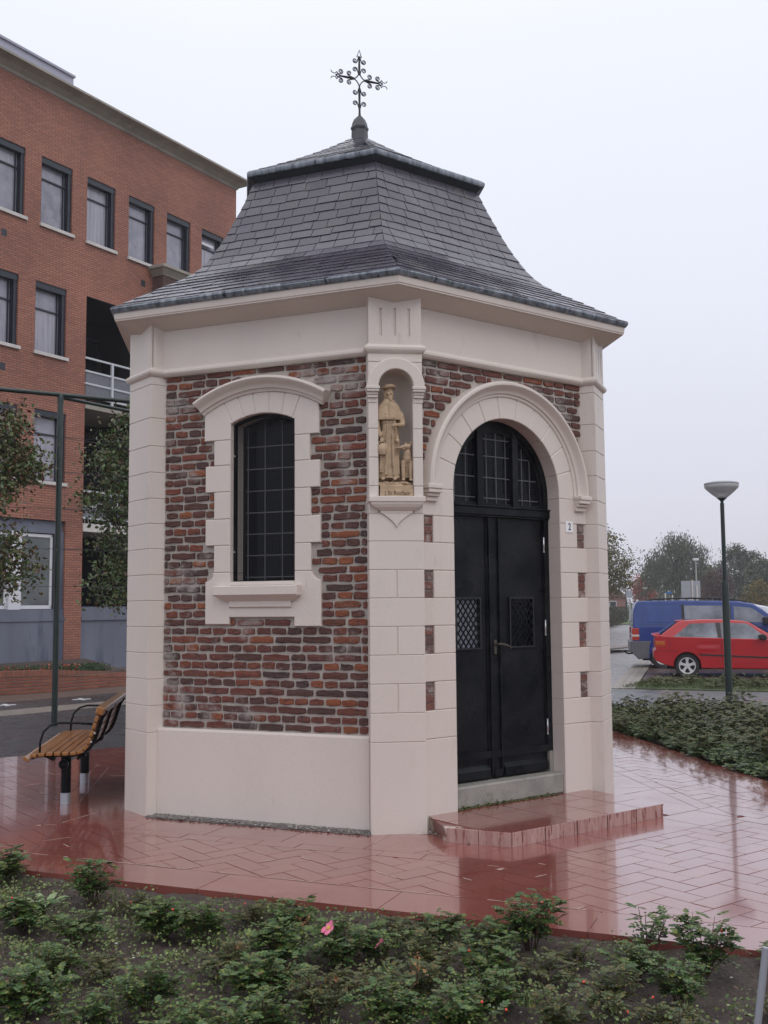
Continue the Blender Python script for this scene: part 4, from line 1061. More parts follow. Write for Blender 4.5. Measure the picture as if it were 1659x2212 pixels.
for c in ((-6.04,8.31),(-5.03,9.31),(-3.9,10.6)):
    mb = MB(); 
    for a in (0, pi/2):
        d = Vector((cos(a+.5), sin(a+.5))); o_ = Vector((-d.y,d.x)); cc = Vector(c)
        mb.flat([tuple(cc-d*.16-o_*.035), tuple(cc+d*.16-o_*.035), tuple(cc+d*.16+o_*.035), tuple(cc-d*.16+o_*.035)], -.01, .0+a*.002)
    tag(mb.build('road_marking', mat('road_paint', (.65,.65,.66), .5)), kind='structure')
# right side: path, clinker lane to the distance, parking bays
def onz(P, m, name, dz, nsub=24):
    z = lambda p: gz(*p)+dz
    return tag(MB().add([(x,y,-.2+dz) for x,y in P]+[(x,y,-.35) for x,y in P], [tuple(range(len(P)))]+[(i,(i+1)%len(P),len(P)+(i+1)%len(P),len(P)+i) for i in range(len(P))]).build(name, m), kind='structure')
pn = Vector((.4,.9165)); pt_ = Vector((.9165,-.4))
mb = MB()
for d in (9.0,9.6,10.2,10.8,11.4,12.2,13.68):
    for s in range(-6,15): p = pn*d+pt_*s; mb.v.append((p.x, p.y, gz(p.x,p.y)+.022))
mb.f = [(j*21+i, j*21+i+1, (j+1)*21+i+1, (j+1)*21+i) for j in range(6) for i in range(20)]
tag(mb.build('path', ASPH), kind='structure')
lane = Vector((.299,.954)); ln = Vector((.954,-.299)); c_ = Vector((5.33,12.95))
onz([tuple(c_+lane*a+ln*b) for a, b in ((-2.5,-5.6),(-.0,0),(160,0),(160,-5.6))], CLINK, 'road', .012)
for i, (b0, b1) in enumerate(((.0,.16),(.17,.33),(.34,.50))):
    onz([tuple(c_+lane*a+ln*b) for a, b in ((-.2,b0),(-.2,b1),(130,b1),(130,b0))], KERB, 'kerb', .028+.004*i)
onz([tuple(c_+lane*a+ln*b) for a, b in ((2.2,.52),(2.2,34),(30,34),(30,.52))], mat('parking_clinker', (.10,.055,.05), .35, var=(.07,.045,.042), vscale=5, bump=.5, bscale=24, rvar=.1), 'parking_bay', .018)
onz([tuple(c_+lane*a+ln*b) for a, b in ((4,-7.6),(4,-5.75),(160,-5.75),(160,-7.6))], KERB, 'sidewalk', .05)
# ------------------------------------------------------------------ apartment building on the left
FACB = mat('facade_brick', (.29,.085,.042), .75)
def brick_nodes(m, M, c1, c2, mo, bw=.22, rh=.0625):
    t = m.node_tree; N = t.nodes.new; L = t.links.new; B = t.nodes['Principled BSDF']
    tcn = N('ShaderNodeTexCoord'); sp_ = N('ShaderNodeSeparateXYZ'); L(tcn.outputs['Object'], sp_.inputs[0]); ad = N('ShaderNodeMath'); ad.operation = 'ADD'
    L(sp_.outputs[0], ad.inputs[0]); L(sp_.outputs[1], ad.inputs[1]); cb = N('ShaderNodeCombineXYZ'); L(ad.outputs[0], cb.inputs[0]); L(sp_.outputs[2], cb.inputs[1])
    b = N('ShaderNodeTexBrick'); L(cb.outputs[0], b.inputs['Vector']); b.inputs['Scale'].default_value = 1; b.inputs['Brick Width'].default_value = bw; b.inputs['Row Height'].default_value = rh
    b.inputs['Mortar Size'].default_value = .011; b.inputs['Mortar Smooth'].default_value = .4; b.inputs['Bias'].default_value = -.1
    b.inputs['Color1'].default_value = (*c1,1); b.inputs['Color2'].default_value = (*c2,1); b.inputs['Mortar'].default_value = (*mo,1)
    n = N('ShaderNodeTexNoise'); n.inputs['Scale'].default_value = .35; n.inputs['Detail'].default_value = 5; L(tcn.outputs['Object'], n.inputs[0])
    mr = N('ShaderNodeMapRange'); L(n.outputs[0], mr.inputs[0]); mr.inputs[1].default_value=.35; mr.inputs[2].default_value=.68; mr.inputs[3].default_value=.78; mr.inputs[4].default_value=1.12
    hs = N('ShaderNodeHueSaturation'); L(b.outputs[0], hs.inputs['Color']); L(mr.outputs[0], hs.inputs['Value']); L(hs.outputs[0], B.inputs['Base Color'])
    bp = N('ShaderNodeBump'); bp.invert = True; bp.inputs['Strength'].default_value = .6; bp.inputs['Distance'].default_value = .012; L(b.outputs['Fac'], bp.inputs['Height']); L(bp.outputs[0], B.inputs['Normal'])
brick_nodes(FACB, None, (.40,.160,.102), (.30,.115,.078), (.16,.09,.075))
DKBR = mat('dark_brick', (.10,.045,.035), .75); brick_nodes(DKBR, None, (.12,.05,.04), (.075,.035,.032), (.10,.08,.07))
PLBR = mat('planter_brick', (.26,.09,.05), .6); brick_nodes(PLBR, None, (.30,.095,.052), (.20,.060,.036), (.16,.11,.09))
CONC = mat('cast_stone', (.34,.31,.26), .7, var=(.27,.25,.21), vscale=2, bump=.3, bscale=20, dirt=[((.20,.18,.15), 1.2, .55, .75)])
SILL = mat('pale_sill', (.60,.56,.53), .6, var=(.5,.47,.45), vscale=4)
NAVY = mat('dark_blue_frame', (.018,.022,.034), .4)
WHITEF = mat('white_frame', (.62,.62,.66), .4)
CURT = mat('window_glass', (.30,.295,.35), .12, var=(.20,.20,.25), vscale=2.2, coat=.6, coatr=.03)
DGLS = mat('dark_room_glass', (.012,.013,.017), .06, coat=.3)
RENDB = mat('blue_grey_render', (.155,.17,.215), .6, var=(.12,.13,.17), vscale=.9, bump=.3, bscale=80, dirt=[((.07,.08,.12), .55, .52, .60)])
stretch(RENDB, (1.3,1.3,.25))
ZINC = mat('grey_cladding', (.36,.36,.44), .5, var=(.33,.33,.41), vscale=.5)
ALU = mat('pale_railing', (.50,.52,.55), .4)
DARKIN = mat('loggia_dark', (.014,.012,.013), .8)  # darkness of the deep recess put into a near-black colour
FV = Vector((.53473,.84502,0)); FNV = Vector((.84502,-.53473,0))       # along the facade, and out of it towards the street
bld = tag(empty('apartment_building', (-7.3654,18.3996,0)), 'four storey orange brick apartment building with dark window frames', 'apartment building')
bld.matrix_world = Matrix(((FV.x,-FNV.x,0,-7.3654),(FV.y,-FNV.y,0,18.3996),(0,0,1,0),(0,0,0,1)))     # local: x along, -y towards the street
top = [(-.18+1.565*i,) for i in range(-5, 5)]
w4 = [(-.18+1.57*i, .87+1.57*i, 11.60, 13.41) for i in range(-5, 4)]
w3 = [(-.27+1.57*i, .77+1.57*i, 8.21, 10.05) for i in (-5,-4,-3,-2,-1)]
w3 = [(-1.86+1.57*i, -.83+1.57*i, 8.21, 10.05) for i in (0,-1,-2,-3,-4)]
w2 = [(-1.82+1.57*i, -.78+1.57*i, 4.88, 6.72) for i in (0,-1,-2,-3,-4)]
LOG = (-.14, 2.34, 1.35, 10.07); GFB = (-5.4, -.72, -.2, 3.88)
holes = w4+w3+w2+[LOG, (-.14,2.34,-.2,1.35), GFB]
us = [-9.5,6.2]+[q for h in holes for q in h[:2]]; zs_ = [-.1,15.2]+[q for h in holes for q in h[2:] if q > -.1]
cells(us, zs_, holes, 0, .34).build('facade_wall', FACB, bld)
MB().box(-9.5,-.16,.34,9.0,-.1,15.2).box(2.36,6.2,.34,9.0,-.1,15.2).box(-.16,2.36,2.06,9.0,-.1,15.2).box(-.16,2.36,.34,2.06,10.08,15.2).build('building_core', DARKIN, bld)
mb = MB().box(6.19,6.2,.0,9,-.1,15.2); mb.build('side_wall', FACB, bld)
mb = MB(); mb.sweep([(-9.6,9),(-9.6,0),(6.2,0),(6.2,9)][1:], [(-.2,15.19),(.0,15.19),(.03,15.21),(.06,15.27),(.20,15.37),(.36,15.43),(.40,15.44),(.40,15.50),(-.3,15.54)]); mb.build('cornice', CONC, bld)
MB().box(-9,-.72,.02,6,15.3,15.98).box(-9,-.69,-.03,6,15.98,16.04).build('penthouse', ZINC, bld)
WV3 = [CURT, mat('window_glass_curtain', (.36,.35,.40), .15, var=(.24,.235,.28), vscale=7, coat=.5, coatr=.03), mat('window_glass_dark', (.17,.17,.21), .1, var=(.28,.28,.33), vscale=1.5, coat=.6, coatr=.03), mat('window_glass_mid', (.26,.26,.31), .1, var=(.16,.16,.2), vscale=3, coat=.6, coatr=.03)]
for m_ in WV3[1:2]: stretch(m_, (1.6,1.6,.1))
def win(h, split, deep=.17, light=CURT, frame=NAVY):
    a, b, c, d = h
    f = MB(); f.box(a,a+.07,deep,deep+.08,c,d).box(b-.11,b,.05,deep+.08,c,d).box(a,b,.03,deep+.08,d-.16,d).box(a+.07,b-.11,deep,deep+.08,c,c+.05)
    f.box(a+.07,b-.11,deep-.01,deep+.05,split-.02,split+.02)
    f.box(b-.19,b-.165,deep-.01,deep+.05,c,d-.16)
    o = f.build('window', frame, bld)
    MB().box(a+.07,b-.165,deep+.03,deep+.04,c+.05,split-.02).build('pane', WV3[random.randrange(4)], o); MB().box(a+.07,b-.165,deep+.03,deep+.04,split+.02,d-.16).build('pane', WV3[random.randrange(4)], o)
    MB().box(b-.165,b-.11,deep+.03,deep+.04,c+.05,d-.16).build('pane', light, o)
    MB().box(a-.04,b+.06,-.06,deep,c-.085,c-.0).build('window_sill', SILL, o)
    return o
for h in w4: win(h, 12.88)
for h in w3: win(h, 9.38)
for h in w2: win(h, 6.12)
MB().box(4.52,5.2,.10,.13,12.95,13.03).build('vent_flap', WHITEF, bld)
# soldier courses over the windows
for x, z in ((-2.88,11.0),(1.99,10.98),(-2.84,7.61),(-2.9,.62)): MB().box(x-.08,x+.08,-.006,.02,z-.09,z+.09).build('wall_vent', NAVY, bld)
# ground floor bay
g = MB(); g.box(-5.4,-.72,.10,.3,3.55,3.88).box(-.95,-.72,.06,.3,1.39,3.6).build('bay_lintel', RENDB, bld)
MB().box(-5.4,-.74,.0,.3,-.1,1.30).build('plinth', RENDB, bld); MB().box(-5.4,-.72,-.03,.3,1.30,1.39).box(-5.4,-.72,.02,.3,1.39,1.60).build('plinth_ledge', RENDB, bld)
def gwin(a, b, c, d):
    f = MB(); y = .14
    f.box(a,a+.07,y,y+.06,c,d).box(b-.07,b,y,y+.06,c,d).box(a,b,y,y+.06,d-.08,d).box(a,b,y,y+.06,c,c+.08)
    o = f.build('window', WHITEF, bld, bevel=.008); MB().box(a+.07,b-.07,y+.03,y+.04,c+.08,d-.08).build('pane', DGL2, o)
DGL2 = mat('shop_glass', (.05,.055,.06), .07, var=(.10,.12,.12), vscale=1.2, coat=.5)
gwin(-2.06,-1.02,1.62,3.52); gwin(-3.45,-2.44,1.62,3.52); gwin(-4.9,-3.9,1.62,3.52)
MB().box(-2.43,-2.07,.07,.16,1.50,3.56).build('pilaster', WHITEF, bld); MB().box(-3.85,-3.47,.07,.16,1.50,3.56).build('pilaster', WHITEF, bld); MB().box(-1.02,-.95,.10,.2,1.6,3.55).build('bay_post', NAVY, bld)
# loggia
a, b, c, d = LOG
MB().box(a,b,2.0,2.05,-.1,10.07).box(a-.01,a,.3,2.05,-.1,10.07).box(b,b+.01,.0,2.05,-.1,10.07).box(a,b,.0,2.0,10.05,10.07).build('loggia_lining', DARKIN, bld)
for z0, z1 in ((6.98,7.17),(3.66,3.88)): MB().box(a,b+.3,-.03,2.0,z0,z1).build('balcony_slab', CONC if z0>5 else SILL, bld)
MB().box(a,b,.02,.25,-.1,1.34).build('parapet', RENDB, bld); MB().box(a,b,-.03,.25,1.30,1.40).box(a,b,.0,.25,1.40,1.66).build('parapet_ledge', RENDB, bld)
for z0 in (7.17, 3.88, 1.6):
    for x in (a+.1, a+1.2): 
        o = MB().box(x,x+.06,1.85,1.95,z0,z0+2.4).box(x,x+1.0,1.85,1.95,z0+2.3,z0+2.4).box(x,x+1.0,1.85,1.95,z0,z0+.1).build('balcony_door', NAVY, bld); MB().box(x+.06,x+1.0,1.9,1.92,z0+.1,z0+2.3).build('pane', DGLS, o)
def rail(z0, zs):
    o = MB(); 
    for z in zs: o.box(a-.02,b,-.04,.0,z-.025,z+.025)
    rl = o.build('railing', ALU, bld)
    for x in (a+.95, a+2.0): MB().box(x-.035,x+.035,-.06,.0,z0,zs[0]+.02).build('railing_post', ALU, rl)
    MB().box(a,b,-.015,-.01,zs[-1],zs[1]).build('railing_glass', GLRA, rl)
GLRA = mat('railing_glass', (.22,.23,.26), .1, alpha=.55)
rail(7.1, (8.36,8.0,7.66,7.30)); rail(3.8, (4.74,4.34,4.02))
# cushions glimpsed behind the upper railing
MB().box(a+.45,a+.75,.35,.6,7.17,7.95).build('balcony_box', mat('dark_red_cloth', (.10,.02,.02), .8), bld)
# projecting wing with its own cap
MB().box(2.38,6.0,-.42,.0,-.1,11.26).build('wing', DKBR, bld)
mb = MB(); mb.sweep([(2.38,0),(2.38,-.42),(6.0,-.42)], [(-.2,11.26),(.02,11.26),(.04,11.30),(.14,11.42),(.20,11.45),(.20,11.53),(-.3,11.56)]); mb.build('wing_cap', CONC, bld)
# garden chairs on the lower balcony
wc = mat('white_wire', (.7,.7,.72), .4)
def gchair(x, rz, label):
    ch = tag(empty('garden_chair'), label, 'garden chair', 'chairs on the balcony')
    ch.matrix_world = bld.matrix_world @ Matrix.Translation((x,.55,3.885)) @ Matrix.Rotation(rz,4,'Z')
    m = MB(); m.lathe([(.0005,.43),(.21,.43),(.22,.44),(.21,.45),(.0005,.45)],16); m.build('seat', wc, ch)
    bk = MB(); pts = [(-.2,.18,.44)]+[(-.22*cos(pi*t/8), .22, .66+.24*sin(pi*t/8)) for t in range(9)]+[(.2,.18,.44)]; bk.tube(pts,.012,6)
    for q in (-.1,0,.1): bk.tube([(q*.6,.19,.45),(q*1.2,.22,.66),(q,.22,.88-abs(q)*.4)],.009,6)
    bk.tube([(-.2,.2,.66),(-.27,.05,.66),(-.27,-.12,.63),(-.2,-.15,.44)],.011,6); bk.tube([(.2,.2,.66),(.27,.05,.66),(.27,-.12,.63),(.2,-.15,.44)],.011,6); bk.build('backrest', wc, ch)
    for sx_, sy_ in ((-1,-1),(1,-1),(1,1),(-1,1)): MB().tube([(sx_*.15,sy_*.15,.43),(sx_*.17,sy_*.17,.2),(sx_*.21,sy_*.21,0)],.011,6).build('leg', wc, ch)
gchair(.25, radians(60), 'white wire garden chair at the brick edge of the lower balcony'); gchair(1.25, radians(-70), 'white wire garden chair on the lower balcony beside the chapel pier')

# planter wall in front of it
PW = [(-7.6,5.2),(-6.81,10.28),(-6.04,10.89),(-4.92,12.45),(-3.6,14.4)]
plw = tag(empty('planter_wall'), 'low orange brick planter wall with soldier course in front of the apartment building', 'planter wall')
PWp = [Vector(p) for p in [(-13,6.5),(-6.55,10.45),(-5.95,11.05),(-4.92,12.55),(-3.4,14.9)]]
hts = [.46,.44,.42,.28,.10]
def wallstrip(name, z0f, z1f, m, dy=0):
    mb = MB(); n = len(PWp); vs = []
    for i, p in enumerate(PWp):
        d = (PWp[min(i+1,n-1)]-PWp[max(i-1,0)]).normalized(); q = Vector((d.y,-d.x))
        for o, z in ((-.01-dy,z0f(i)),(-.01-dy,z1f(i)),(.22+dy,z1f(i)),(.22+dy,z0f(i))): vs.append((p.x-q.x*o, p.y-q.y*o, z))
    mb.add(vs, [(i*4+a, (i+1)*4+a, (i+1)*4+(a+1)%4, i*4+(a+1)%4) for i in range(n-1) for a in range(4)]+[(0,1,2,3)])
    return mb.build(name, m, plw)
wallstrip('brick_wall', lambda i: -.08, lambda i: hts[i]-.11, PLBR)
SOLD = mat('soldier_brick', (.3,.1,.06), .6); brick_nodes(SOLD, None, (.33,.11,.06), (.22,.075,.05), (.17,.12,.10), bw=.065, rh=.30)
wallstrip('soldier_course', lambda i: hts[i]-.11, lambda i: hts[i], SOLD, .008)
tag(MB().flat([(-13,6.9),(-6.6,10.8),(-6.0,11.4),(-5.05,12.9),(-7.3,18.3),(-14,8)], -.05, .30).build('planting_soil', SOIL), kind='structure')

# ------------------------------------------------------------------ leaves and plants
def leaves(name, C, Dn, size, m, parent=None, kind=None, asp=.5, jit=.3, seed=0, fold=.25, R=None):
    """C (N,3) leaf bases, Dn (N,3) directions: one folded diamond leaf each"""
    rng = np.random.default_rng(seed); N = len(C); D = Dn/np.linalg.norm(Dn, axis=1, keepdims=True)
    U = rng.normal(size=(N,3)) if R is None else R; Sd = np.cross(D, U); Sd /= np.linalg.norm(Sd, axis=1, keepdims=True)+1e-9; Nn = np.cross(Sd, D)
    s = (size*(1+rng.uniform(-jit, jit, N)))[:,None]
    V = np.stack([C, C+D*s*.45+Sd*s*asp*.5+Nn*s*fold*.3, C+D*s, C+D*s*.45-Sd*s*asp*.5+Nn*s*fold*.3], 1).reshape(-1,3)
    me = bpy.data.meshes.new(name); me.vertices.add(4*N); me.vertices.foreach_set('co', V.ravel().astype(np.float32))
    idx = (np.arange(N)[:,None]*4+np.array([[0,1,2,0,2,3]])).ravel()
    me.loops.add(6*N); me.loops.foreach_set('vertex_index', idx.astype(np.int32)); me.polygons.add(2*N)
    me.polygons.foreach_set('loop_start', (np.arange(2*N)*3).astype(np.int32)); me.update(calc_edges=True); me.materials.append(m)
    o = bpy.data.objects.new(name, me); COL.objects.link(o); o.parent = parent
    if kind: o['kind'] = kind
    return o
def leafmat(name, cols, rough=.45, dirtc=None):
    m = mat(name, cols[0], rough, isl=cols, spec=.4)
    return m
BARK = mat('bark', (.07,.055,.045), .85, var=(.10,.085,.07), vscale=20, bump=.8, bscale=60)
def tree(name, loc, H, blobs, nleaf, size, lm, label, trunk_r, group=None, drop=0, seed=1, nclump=60, spread=.55, trunk_lean=(0,0)):
    rng = np.random.default_rng(seed); rr = random.Random(seed)
    t = tag(empty(name, loc), label, 'tree', group)
    # clump centres on and in the crown blobs
    CC = []
    for (bx, by, bz, rx, ry, rz, wt) in blobs:
        n = max(3, int(nclump*wt))
        d = rng.normal(size=(n,3)); d /= np.linalg.norm(d, axis=1, keepdims=True); q = rng.uniform(.45,1,n)[:,None]**.5
        CC.append(np.array([bx,by,bz])+d*q*np.array([rx,ry,rz]))
    CC = np.concatenate(CC); k = rng.integers(0, len(CC), nleaf)
    cs = rng.uniform(.5,1.2,len(CC))[k][:,None]*spread
    P = CC[k]+rng.normal(size=(nleaf,3))*cs*np.array([1,1,.7])*.5
    Dn = rng.normal(size=(nleaf,3))+np.array([0,0,-.35])
    if drop:
        P[:,2] -= rng.uniform(0,1,nleaf)**1.0*drop*rng.uniform(.3,1,len(CC))[k]; P[:,2] = np.maximum(P[:,2], .3); Dn = rng.normal(size=(nleaf,3))*.25+np.array([0,0,-1])
    leaves('crown', P, Dn, size, lm, t, seed=seed+1, asp=.55 if not drop else .3)
    tb = MB(); base = min(b[2]-b[5]*.5 for b in blobs); mainx = sum(b[0] for b in blobs)/len(blobs)
    tb.tube([(0,0,-.15),(.02,0,base*.4),(mainx*.3+.03,.0,base),(mainx,.0,(base+H)/2),(mainx,.0,H*.86)],[trunk_r*1.25,trunk_r,trunk_r*.75,trunk_r*.4,trunk_r*.1],8)
    for i in rng.choice(len(CC), min(len(CC),26), replace=False):
        e = CC[i]; z0 = rr.uniform(base*.75, max(base*.8, e[2]*.8)); f = min(1,max(0,(z0-base)/max(.1,H-base)))
        s0 = (mainx*min(1,z0/max(.1,(base+H)/2)), 0, z0); tb.tube([s0, ((s0[0]+e[0])/2, e[1]*.5, (z0+e[2])/2+.05*H*.1), tuple(e)],[trunk_r*.35*(1-f*.5),trunk_r*.22,trunk_r*.06],5)
    tb.build('trunk', BARK, t, smooth=True)
    return t
# ------------------------------------------------------------------ bench
WOOD = mat('wet_slat_wood', (.29,.130,.035), .28, var=(.25,.095,.022), vscale=14, coat=.35, bump=.15, bscale=50)
bench = tag(empty('park_bench', (-2.53,-.355,0), A0+3*D30), 'wooden slat bench with black armrests on two posts beside the chapel', 'bench')
prof = [(.268,.405,-38),(.212,.431,-8),(.150,.437,-2),(.088,.440,0),(.026,.440,0),(-.036,.440,0),(-.098,.441,4),(-.152,.452,22),(-.196,.487,52),(-.221,.538,68),(-.241,.595,72),(-.259,.655,72),(-.277,.713,72)]
HL = .82
for i, (y, z, a) in enumerate(prof):
    back = i > 7; mb = MB(); c, s_ = cos(radians(-a)), sin(radians(-a))
    mb.obox((0,y,z), (HL,0,0), (0,.0245*c,.0245*s_), (0,-.013*s_,.013*c)); mb.build('slat', WOOD, bench, bevel=.004)
mb = MB().obox((0,-.305,.775), (HL,0,0), (0,.030,.012), (0,-.012,.030)); mb.build('top_rail', WOOD, bench, bevel=.010, bseg=3)
for sx_ in (-.63, 0, .63):
    f = MB(); pts = [(sx_,y,z-.022-(.0 if i < 7 else -.0)) for i, (y,z,a) in enumerate(prof)]
    pts = [(sx_, y+.020*sin(radians(-a))*1.0, z-.020*cos(radians(a))) for y, z, a in prof]+[(sx_,-.33,.765)]
    for i in range(len(pts)-1): f.bar(pts[i], pts[i+1], .020 if abs(sx_) > .1 else .012, .006, (1,0,0))
    f.build('frame', BLACK, bench)
for sx_ in (-.77, .77):
    f = MB(); f.tube([(sx_,.17,.43),(sx_,.168,.53),(sx_,.145,.61),(sx_,.095,.662),(sx_,.02,.683),(sx_,-.10,.680),(sx_,-.27,.665)],.0095,8); f.build('armrest', BLACK, bench, smooth=True)
for sx_ in (-.525, .525):
    f = MB(); f.tube([(sx_,0,.085),(sx_,0,.40)],.042,16); o = f.build('leg', BLACK, bench, auto=40)
    MB().tube([(sx_,0,-.03),(sx_,0,.088)],.0425,16).build('metal_foot', mat('galvanised_foot', (.42,.45,.50), .35, metal=.6), o, auto=40)
    f = MB(); f.bar((sx_,-.16,.395),(sx_,.20,.395),.03,.012,(0,0,1)); f.bar((sx_,-.17,.42),(sx_,-.09,.36),.03,.012); f.bar((sx_,.2,.41),(sx_,.09,.36),.03,.012); f.build('bracket', BLACK, bench)
f = MB(); f.tube([(-.66,.0,.335),(.66,.0,.335)],.026,12); 
for q in (-.66,.66): f.lathe([(.0005,-.042),(.026,-.033),(.040,-.010),(.040,.012),(.026,.033),(.0005,.042)],14,M=Matrix.Translation((q,0,.335)) @ Matrix.Rotation(pi/2,4,'Y'))
f.build('crossbar', BLACK, bench, auto=50)
for sx_ in (-.84,-.84): pass
for y, z in ((-.262,.60),(-.235,.53)):
    MB().lathe([(.0005,-.008),(.007,-.006),(.010,0)],10,M=Matrix.Translation((-.825,y-.005,z)) @ Matrix.Rotation(pi/2,4,'Y')).build('bolt', STEEL, bench)

# ------------------------------------------------------------------ trellis of posts, beams and wires with two trained trees
GRN = mat('dark_green_paint', (.010,.020,.018), .35, var=(.014,.026,.023), vscale=6)
tr = tag(empty('tree_trellis', (-4.31,5.15,0)), 'dark steel post with horizontal beams and thin wires for trained trees', 'trellis')
ZT = 4.66
MB().lathe([(.042,-.1),(.042,ZT-.08),(.036,ZT-.05),(.036,ZT-.02)],14).build('post', GRN, tr, auto=40)
dA = Vector((sin(radians(60.2)), cos(radians(60.2)),0)); dB = Vector((sin(radians(34)), cos(radians(34)),0))
MB().tube([-dA*6+Vector((0,0,ZT)), dA*5+Vector((0,0,ZT))], .033, 12).build('beam', GRN, tr, auto=40)
MB().tube([Vector((0,0,ZT-.035)), dB*8+Vector((0,0,ZT-.035))], .026, 12).build('beam', GRN, tr, auto=40)
MB().lathe([(.045,ZT-.13),(.045,ZT-.02),(.038,ZT+.0)],14).build('post_collar', GRN, tr, auto=40)
for z in (4.05,3.55,3.02,2.45,1.92):
    MB().tube([-dA*6+Vector((0,0,z)), dA*5+Vector((0,0,z))], .0028, 4).tube([Vector((0,0,z)), dB*7+Vector((0,0,z))], .0028, 4).build('wire', IRON, tr)
PEAR = leafmat('pear_leaf', [(.055,.095,.032),(.085,.135,.04),(.040,.07,.026),(.12,.16,.055),(.10,.045,.025),(.065,.11,.035)], .28)
PEARD = leafmat('pear_leaf_red', [(.060,.10,.032),(.14,.045,.028),(.085,.13,.04),(.045,.075,.028),(.13,.16,.06),(.10,.06,.03)], .28)
def trained(name, loc, blobs, n, lm, label, seed, H, trunk_r=.06):
    return tree(name, loc, H, blobs, int(n*1.35), .072, lm, label, trunk_r, 'trees trained along the trellis', seed=seed, nclump=54, spread=.30)
# crown blobs measured against the post (local metres)
trained('trellis_tree', (-5.75,4.15,0), [(.75,.5,4.05,.40,.35,.35,.6),(.5,.1,4.0,.55,.4,.4,.8),(.95,.5,3.55,.42,.3,.28,.7),(.35,.1,3.2,.75,.4,.5,.9),(.55,.1,2.45,.62,.4,.4,.8),(.85,.45,2.15,.5,.35,.35,.6)], 7000, PEARD, 'reddening tree trained on the trellis wires at the left edge', 31, 4.4)
trained('trellis_tree', (-3.35,7.45,0), [(-.15,.1,4.65,.55,.35,.40,.8),(-.55,.0,4.10,.5,.4,.4,.8),(-.1,.1,3.7,.75,.4,.5,.8),(-.75,0,3.40,.55,.35,.35,.8),(-.35,.1,2.75,.70,.45,.45,.9),(-.50,.0,2.0,.55,.4,.4,.7)], 6600, PEAR, 'green tree trained against the trellis behind the left chapel pier', 32, 5.0)

# ------------------------------------------------------------------ street lamps
LAMPW = mat('lamp_glass', (.85,.84,.86), .35, var=(.75,.74,.76), vscale=6, trans=.45)
LCAP = mat('lamp_cap', (.30,.31,.33), .4)
def lamp(loc, label, s=1.0, H=3.98):
    L_ = tag(empty('street_lamp', loc), label, 'street lamp', 'green street lamps with bowl heads')
    MB().lathe([(.062*s,-.1),(.062*s,1.86+.28),(.058*s,2.17),(.052*s,2.2)],16).build('pole_base', GRN, L_, auto=35)
    MB().lathe([(.037*s,2.19),(.036*s,H-.40),(.028,H-.39),(.028,H-.33)],14).build('pole', GRN, L_, auto=35)
    MB().lathe([(.03,H-.355),(.075,H-.315),(.085,H-.30),(.06,H-.29)],18).build('lamp_neck', GRN, L_, auto=35)
    MB().lathe([(.080,H-.305),(.15,H-.25),(.225,H-.185),(.285,H-.125),(.298,H-.105),(.298,H-.065)],28).build('lamp_bowl', LAMPW, L_, auto=35)
    MB().lathe([(.302,H-.062),(.304,H-.045),(.290,H-.03),(.2,H-.012),(.1,H-.002),(.0005,H)],28).build('lamp_lid', LCAP, L_, auto=35)
    return L_
lamp((6.42,8.75,-.2), 'tall green street lamp with pale bowl head before the red car', H=3.98)
lamp((27.0,98,-.2), 'small far street lamp beside the lane between chapel and blue van', H=4.15, s=1.5)
lamp((36.5,126,-.2), 'most distant street lamp right of the lane in front of the red tree', H=4.0, s=1.5)
# tall slender road lamp
t_ = tag(empty('road_lamp', (32.4,92,-.2)), 'tall slim grey road lamp before the willow', 'street lamp')
MB().lathe([(.08,0),(.06,6.0)],8).build('pole', WIRE, t_); MB().box(-.28,.28,-.15,.15,6.0,6.22).build('lamp_head', LAMPW, t_, bevel=.05)
# signs
def sign(loc, label, w, z0, z1, m, posts, cat='road sign', name='road_sign', rnd=False):
    s_ = tag(empty(name, loc), label, cat); 
    if rnd: MB().lathe([(.0005,-.01),(w/2,-.01),(w/2,.01),(.0005,.01)],20,M=Matrix.Translation((0,0,(z0+z1)/2)) @ Matrix.Rotation(pi/2,4,'X')).build('sign_face', m, s_)
    else: MB().box(-w/2,w/2,-.015,.015,z0,z1).build('sign_face', m, s_)
    for x, zt in posts: MB().box(x-.05,x+.05,-.10,-.02,-.1,zt).build('sign_post', SILL, s_)
    return s_
SGN = mat('sign_back', (.30,.31,.35), .5); BLUE = mat('sign_blue', (.03,.13,.35), .4)
bs = sign((24.95,70,-.2), 'large grey back of a road sign on two pale posts', 1.45, 2.25, 3.55, SGN, ((.1,3.6),(.45,3.2)))
for z in (2.55,2.9,3.25): MB().box(-.70,.70,-.03,-.018,z-.02,z+.02).build('sign_rail', WIRE, bs)
sign((25.0,76,-.2), 'small blue street name sign between two pale posts', .5, 2.65, 2.80, BLUE, ((-.30,2.7),(.28,2.55)), 'street sign', 'street_sign')
sign((26.1,76,-.2), 'round grey back of a traffic sign above the blue van', .48, 1.9, 2.38, SGN, ((0,2.1),), rnd=True)
sign((18.2,62,-.2), 'small grey notice board beside the lane', .42, 2.25, 2.75, SGN, ((0,2.2),), 'notice board', 'notice_board')
bpy.data.objects['notice_board'].children[1].data.materials[0] = WIRE

